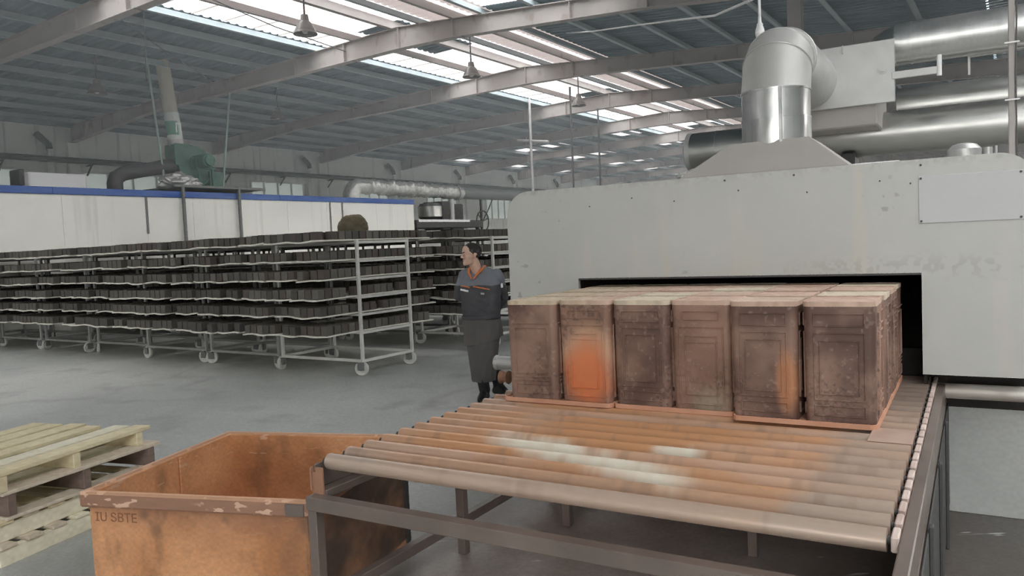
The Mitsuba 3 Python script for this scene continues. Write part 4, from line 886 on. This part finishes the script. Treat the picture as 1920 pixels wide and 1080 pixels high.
M_APRON = prin('apron', proc(lambda p, n, uv: mix((0.085, 0.08, 0.077), (0.14, 0.13, 0.125), fbm(p.x * 8, p.y * 8, p.z * 5, 3))), 0.85, spec=0.15)
M_TROUS = prin('trousers', (0.02, 0.02, 0.022), 0.85)
M_SHOE = prin('shoe', (0.018, 0.017, 0.017), 0.5)
M_ORANGE = prin('orange_cloth', (0.55, 0.17, 0.06), 0.8)
TR = -0.38
tp = lambda *p: rotz(np.array(p, float), TR)
hc = np.array([-0.085, -0.035, 1.560]); HA = -1.18         # head centre and turn
def hp(x, y, z): return hc + rotz(np.array([-x, -y, z]), HA)   # head frame: y = forward
def hh(*pr): return hull(*[(hp(*p), r) for p, r in pr])
neck0 = tp(-0.03, 0.01, 1.36)
head = [hh(((0, -0.02, 0.035), 0.082), ((0, 0.02, 0.04), 0.078)), hh(((0.0, 0.045, 0.05), 0.048), ((0.03, 0.05, -0.02), 0.036), ((-0.03, 0.05, -0.02), 0.036), ((0, 0.0, 0.0), 0.070)),
        hh(((0.028, 0.045, -0.03), 0.034), ((-0.028, 0.045, -0.03), 0.034), ((0, 0.075, -0.092), 0.021), ((0.03, 0.01, -0.075), 0.026), ((-0.03, 0.01, -0.075), 0.026)),
        hh(((0, 0.084, 0.022), 0.010), ((0, 0.112, -0.020), 0.0115)), hh(((0, 0.112, -0.020), 0.0115), ((0.012, 0.092, -0.026), 0.009), ((-0.012, 0.092, -0.026), 0.009)),
        hh(((0.012, 0.086, -0.052), 0.009), ((-0.012, 0.086, -0.052), 0.009)), hh(((0.010, 0.083, -0.066), 0.010), ((-0.010, 0.083, -0.066), 0.010)),
        hh(((0.036, 0.068, 0.022), 0.012), ((-0.036, 0.068, 0.022), 0.012), ((0, 0.084, 0.026), 0.010)),
        hull((hp(0, -0.015, -0.05), 0.056), (neck0, 0.062)),
        *[hh(((s * 0.079, -0.012, 0.012), 0.014), ((s * 0.083, -0.022, 0.006), 0.013), ((s * 0.077, -0.008, -0.024), 0.009)) for s in (1, -1)]]
sh = {-1: tp(-0.185, 0.015, 1.335), 1: tp(0.185, 0.015, 1.335)}
el = {-1: np.array([-0.250, 0.10, 1.125]), 1: np.array([0.236, 0.13, 1.075])}
wr = {-1: tp(-0.035, 0.225, 0.965), 1: tp(0.065, 0.225, 0.93)}
hipj = {-1: np.array([-0.095, 0.0, 0.90]), 1: np.array([0.085, 0.03, 0.90])}
kn = {-1: np.array([-0.060, -0.065, 0.48]), 1: np.array([0.075, 0.09, 0.48])}
an = {-1: np.array([-0.005, -0.09, 0.085]), 1: np.array([0.135, 0.20, 0.10])}
body = head + [hull((tp(-.13, 0, 1.30), .06), (tp(.13, 0, 1.30), .06), (tp(-.09, -.01, 1.1), .075), (tp(.09, -.01, 1.1), .075)),
               hull((tp(-.09, -.01, 1.1), .075), (tp(.09, -.01, 1.1), .075), (hipj[-1], .068), (hipj[1], .068)), hull((neck0, .06), (tp(-.12, 0, 1.32), .05), (tp(.12, 0, 1.32), .05))]
for s in (-1, 1):
    body += [hull((sh[s], .050), (el[s], .038)), hull((el[s], .038), (wr[s], .026)), hull((hipj[s], .070), (kn[s], .055)), hull((kn[s], .055), (an[s], .038))]
def hand(w, d, side, s):
    """five bent fingers on a palm; d: along the hand, side: towards the thumb"""
    d = d / np.linalg.norm(d); side = side - d * (side @ d); side /= np.linalg.norm(side); nrm = np.cross(d, side) * s
    out = [hull((w, .024), (w + d * .035 + side * .022, .017), (w + d * .085 + side * .028, .012), (w + d * .085 - side * .030, .011), (w + d * .035 - side * .022, .016))]
    for i, (o, l) in enumerate(((.028, .075), (.010, .085), (-.010, .078), (-.029, .060))):
        b = w + d * .083 + side * o; c = b + (d * .9 + nrm * .3) * l * .45; e = c + (d * .6 + nrm * .75) * l * .32; f = e + (d * .2 + nrm * .95) * l * .25
        out += [hull((b, .0095), (c, .0088)), hull((c, .0088), (e, .0080)), hull((e, .0080), (f, .0072))]
    b = w + d * .03 + side * .026; c = b + (side * .75 + d * .6) * .035; e = c + (d * .9 + side * .15) * .032
    return out + [hull((b, .013), (c, .0105)), hull((c, .0105), (e, .0085))]
body += hand(wr[-1], tp(0.75, 0.1, -0.6), tp(0, 0, 1.0), 1) + hand(wr[1], tp(-0.75, 0.35, -0.5), tp(0, 0, 1.0), -1)
add('body', MP(skin(union(body), 0.009, 6)), M_SKIN, k, smooth=True)
hair = m3.Manifold.sphere(1, 40).scale([0.0875, 0.104, 0.092]).translate([0, -0.012, 0.040]).trim_by_plane([0, -0.85, 1.0], 0.004)
q = hair.refine_to_length(0.012).to_mesh(); hv = np.array(q.vert_properties[:, :3]); hv = hv + (meshkit.noise(hv * 120) - 0.5)[:, None] * 0.004
hm = trimesh.Trimesh(np.array([hp(*v) for v in hv]), np.array(q.tri_verts), process=False)
if hm.volume < 0: hm.invert()
add('hair', MP(hm), M_HAIR, k, smooth=40, label='short dark hair greying at the sides')
for s in (1, -1):
    add('eye', MP(skin(hh(((s * .027, .0800, 0.002), .0090), ((s * .040, .0735, 0.002), .0080)), .006, 1)), M_SHOE, k, smooth=True)
    add('eyebrow', MP(skin(hh(((s * .014, .0955, 0.029), .0055), ((s * .034, .0835, 0.034), .0055), ((s * .049, .070, 0.029), .0045)), .006, 1)), M_HAIR, k, smooth=True)
add('mouth', MP(skin(hh(((.017, .0895, -.0590), .0045), ((-.017, .0895, -.0590), .0045), ((0, .0955, -.0590), .0045)), .006, 1)), prin('lip', (0.30, 0.14, 0.12), 0.5), k, smooth=True)
# jacket with sleeves
jk = [hull((tp(-.155, 0.01, 1.335), .062), (tp(.155, 0.01, 1.335), .062), (tp(-.12, -.05, 1.18), .10), (tp(.12, -.05, 1.18), .10), (tp(-.12, .03, 1.18), .10), (tp(.12, .03, 1.18), .10)),
      hull((tp(-.12, -.05, 1.18), .10), (tp(.12, -.05, 1.18), .10), (tp(-.12, .03, 1.18), .10), (tp(.12, .03, 1.18), .10), (tp(-.115, -.02, .90), .095), (tp(.11, -.02, .90), .095), (tp(-.10, .03, .90), .095), (tp(.10, .03, .90), .095)),
      hull((tp(-.105, .0, 1.355), .055), (tp(.105, .0, 1.355), .055), (tp(-.03, .015, 1.40), .062))]
for s in (-1, 1):
    jk += [hull((sh[s], .072), (el[s] * .55 + sh[s] * .45, .066)), hull((el[s] * .55 + sh[s] * .45, .066), (el[s], .060)), hull((el[s], .060), (wr[s] * .85 + el[s] * .15, .043))]
jm = union(jk)
jm = jm - hull((hp(0, -0.015, -0.05), 0.060), (tp(-0.03, -0.10, 1.375), 0.045), (tp(-0.03, -0.02, 1.43), .06))     # open neck
jm = jm.trim_by_plane([0, 0, 1.0], 0.872)
j = skin(jm, 0.014, 8); v = np.array(j.vertices)
v = v + np.array(j.vertex_normals) * ((meshkit.fbm(v * np.array([14, 14, 22]), 3, 2) - 0.5) * 0.018)[:, None]; j.vertices = v
add('jacket', MP(j), M_JACKET, k, smooth=True, label='dark work jacket with a greyer yoke')
# skirt of the coat and the long apron
def wrap(zs, cx, cy, rx, ry, lift=0.0, n=72, fold=0.012, seed=0):
    t = np.arange(n) * 2 * np.pi / n; V = []
    for i, z in enumerate(zs):
        f = (i / (len(zs) - 1))
        w = 1 + fold / max(rx[i], .01) * f * (np.sin(t * 7 + seed) * 0.5 + np.sin(t * 11 + 2 * seed) * 0.4)
        V.append(np.column_stack([cx[i] + rx[i] * w * np.cos(t), cy[i] + ry[i] * w * np.sin(t), z + lift * f * np.cos(t - 0.4) + 0 * t]))
    m = len(zs); V = np.vstack(V); i = np.arange(n); jj = (i + 1) % n; F = []
    for a in range(m - 1): F += [np.stack([a * n + i, (a + 1) * n + i, (a + 1) * n + jj], 1), np.stack([a * n + i, (a + 1) * n + jj, a * n + jj], 1)]
    o = trimesh.Trimesh(V, np.vstack(F), process=False)
    inn = o.copy(); c = np.column_stack([np.repeat(cx, n), np.repeat(cy, n), V[:, 2]]); inn.vertices = c + (V - c) * np.array([0.96, 0.96, 1]); inn.invert()
    L = (m - 1) * n; K = len(V)
    rim = np.vstack([np.stack([L + i, K + L + i, K + L + jj], 1), np.stack([L + i, K + L + jj, L + jj], 1)])
    allv = np.vstack([o.vertices, inn.vertices]); return trimesh.Trimesh(allv, np.vstack([o.faces, inn.faces + K, rim]), process=False)
add('coat_skirt', MP(wrap([.90, .86, .80, .72, .635], [-.01, -.01, -.005, 0, 0], [0.0] * 5, [.208, .206, .208, .210, .212], [.142, .142, .146, .150, .155], 0.045, seed=1)), M_APRON, k, smooth=40, label='wrapped coat tail over the apron')
add('belt', MP(wrap([.905, .885, .865], [-.01] * 3, [0.0] * 3, [.210, .214, .210], [.144, .148, .144], fold=0)), M_JACKET, k, smooth=40)
add('apron', MP(wrap([.70, .58, .45, .32, .195], [0.0, -.004, -.008, -.012, -.016], [0.0, 0, .0, .01, .02], [.190, .175, .158, .142, .128], [.140, .145, .155, .165, .17], 0.0, fold=0.014, seed=2.3)), M_APRON, k, smooth=40, label='long dark apron down to the shins')
for s in (-1, 1):
    add('trouser_leg', MP(skin(union([hull((hipj[s] * .3 + kn[s] * .7, .075), (kn[s], .068)), hull((kn[s], .066), (an[s] + [0, 0, .02], .060))]), 0.014, 5)), M_TROUS, k, smooth=True)
    a = an[s]; dirn = np.array([-0.30, -0.95, 0]) if s < 0 else np.array([0.55, -0.55, 0])
    dirn = dirn / np.linalg.norm(dirn); flat = np.array([a[0], a[1], 0.0])
    heel = flat - dirn * 0.055 + [0, 0, .036]; ball = flat + dirn * 0.11 + [0, 0, .034]; toe = flat + dirn * 0.165 + [0, 0, .029]
    pp = np.array([-dirn[1], dirn[0], 0])
    shoe = union([hull((heel, .034), (a + [0, 0, .01], .046), (ball + pp * .014, .032), (ball - pp * .014, .032)), hull((ball + pp * .014, .032), (ball - pp * .014, .032), (toe, .027))])
    sm = skin(shoe, 0.012, 4); sv = np.array(sm.vertices); sv[:, 2] -= sv[:, 2].min(); sv[:, 2] = np.maximum(sv[:, 2], 0); sm.vertices = sv
    add('shoe', MP(sm), M_SHOE, k, smooth=True)
# orange collar, piping, badges
nk = tp(-0.03, -0.0, 1.405)
cl = []
for s in (-1, 1):
    P0 = [tp(-0.03 + s * 0.02, 0.085, 1.43), tp(-0.03 + s * 0.075, 0.04, 1.43), tp(-0.03 + s * 0.082, -0.03, 1.415), tp(-0.03 + s * 0.062, -0.095, 1.375), tp(-0.03 + s * 0.012, -0.142, 1.305)]
    q = sweep(P0, [0.011, 0.014, 0.015, 0.014, 0.008], 10); cl.append(q)
    add('collar', MP(q), M_ORANGE, k, smooth=40, label='orange collar flap')
def on_front(x, z): return tp(x, -0.153 + 0.10 * abs(x) ** 1.5 - 0.02 * (1.2 - z), z)
def strip(x0, z0, x1, z1, w, m, nm, **kw):
    pts = [on_front(x0 + (x1 - x0) * t, z0 + (z1 - z0) * t) for t in np.linspace(0, 1, 7)]
    q = cat(*[sweep(pts, w, 8)]); add(nm, MP(q), m, k, smooth=40, **kw)
strip(-0.02, 1.225, 0.165, 1.19, 0.007, M_ORANGE, 'piping', label='orange piping across the chest')
strip(-0.16, 1.235, -0.06, 1.215, 0.007, M_ORANGE, 'piping', label='orange piping across the chest')
strip(-0.17, 1.195, -0.08, 1.175, 0.011, M_WHITE, 'badge', label='pale printed badge on the chest')
strip(0.065, 1.15, 0.105, 1.145, 0.011, M_GALV, 'pocket_badge', label='small grey pocket badge')
e = sh[1] * .62 + el[1] * .38
add('sleeve_badge', MP(skin(hull((e + tp(.045, -.052, .02), .014), (e + tp(.05, -.05, -.03), .014)), .01, 1)), M_WHITE, k, smooth=True, label='small white badge on the sleeve')

# ------------------------------------------------------------------ hanging lamps, bulb and wires
def ray_pt(px, py, d): return np.array([0, 0, EYE]) + d * (FWD + (px - 960) / FOCAL * RIGHT + (py - 540) / FOCAL * DOWN)
for i, (x, y, z, lab) in enumerate([(-12.2, 11.4, 6.13, 'grey bell-shaped hanging lamp under the nearest skylight'), (-12.15, 17.1, 6.13, 'grey bell-shaped hanging lamp above the racks, before the second skylight bay'),
                                    (-20.4, 11.65, 6.1, 'dark bell-shaped hanging lamp at upper left, left of the cream pipe'), (-20.45, 17.7, 6.1, 'bell-shaped hanging lamp right of the cream pipe'), (-12.2, 23.2, 6.13, 'small bell-shaped hanging lamp far down the hall')]):
    k = thing('bell_lamp', lab, 'lamp')
    add('shade', at(lathe([(0.0, 0.36), (0.07, 0.36), (0.09, 0.24), (0.15, 0.18), (0.21, 0.06), (0.235, -0.02), (0.245, -0.025), (0.238, 0.0), (0.20, 0.06), (0.14, 0.17), (0.0, 0.2)], 28), x, y, z), M_LAMP, k)
    add('bulb', at(lathe([(0, -0.02), (0.05, 0.0), (0.07, 0.05), (0.05, 0.13), (0.03, 0.2), (0, 0.2)], 16), x, y, z), M_WHITE, k)
    add('hanger', sweep([(x, y, z + 0.34), (x, y, z + 0.6), (x, y, roof_z(x) - 0.02)], 0.018, 8), M_WIRE, k)
k = thing('light_bulb', 'white plastic LED bulb hanging from a white cable above the kiln', 'bulb')
bp = np.array([-1.671, 6.20, 3.20])
add('socket', at(lathe([(0, 0.115), (0.012, 0.115), (0.014, 0.075), (0.024, 0.06), (0.022, 0.05), (0.033, 0.02), (0.034, 0.0), (0, 0.0)], 20), *bp), M_WHITE, k)
add('globe', at(lathe([(0, -0.055), (0.02, -0.05), (0.033, -0.03), (0.036, -0.008), (0.034, 0.0), (0, 0.0)], 20), *bp), prin('globe', (0.85, 0.85, 0.84), 0.2), k)
add('cord', sweep([bp + [0, 0, 0.11], bp + [0, 0, 0.18], bp + [0, 0, 0.27]], 0.011, 8), M_WHITE, k)
k = thing('white_cable', 'white cable strung from the roof to the hanging bulb', 'cable')
add('cable', sweep([bp + [0, 0, 0.27], (-2.613, 8.016, 3.90), (-3.724, 9.718, 4.42), (-5.227, 11.769, 5.05), (-7.102, 14.183, 5.79), (-9.716, 17.945, 6.98)], 0.012, 8), M_WHITE, k)
add('drop', sweep([bp + [0, 0, 0.27], bp + [-0.01, 0, 1.2], (-1.7, 6.25, roof_z(-1.7))], 0.012, 8), M_WHITE, k)
for i, (a, b, r) in enumerate([((-16.0, 26.3, 7.25), (-16.0, 26.3, 0.0), 0.055), ((-13.7, 25.4, 7.25), (-13.7, 25.4, 0.0), 0.035), ((-13.5, 27.2, 6.68), (-13.5, 27.2, 0.0), 0.035)]):
    k = thing('hanging_pipe', ['pale upright pipe left of the kiln reaching the roof, with a cross arm', 'thin upright rod above the left end of the kiln, nearer the pale pipe', 'thin upright rod above the left end of the kiln, nearer the kiln ducts'][i], 'pipe')
    add('pipe', cyl(a, b, r, 10), M_GALV if i == 0 else M_WIRE, k)
    if i == 0: add('arm', cyl((a[0] - 0.6, a[1], 5.72), (a[0] + 0.8, a[1], 5.52), 0.05, 8), M_GALV, k)
for i, (p, q) in enumerate([((-15.9, 9.4, 6.9), (-20.5, 15.4, 6.95)), ((-13.5, 9.4, 6.9), (-15.0, 15.4, 6.95)), ((-14.6, 9.4, 6.8), (-20.9, 13.4, 6.75))]):
    k = thing('tie_wire', f'thin dark wire crossing under the roof at upper left, {["lower", "upper", "middle"][i]} one', 'wire')
    add('wire', sweep([p, (np.array(p) + q) / 2 - [0, 0, 0.08], q], 0.012, 6), M_WIRE, k)
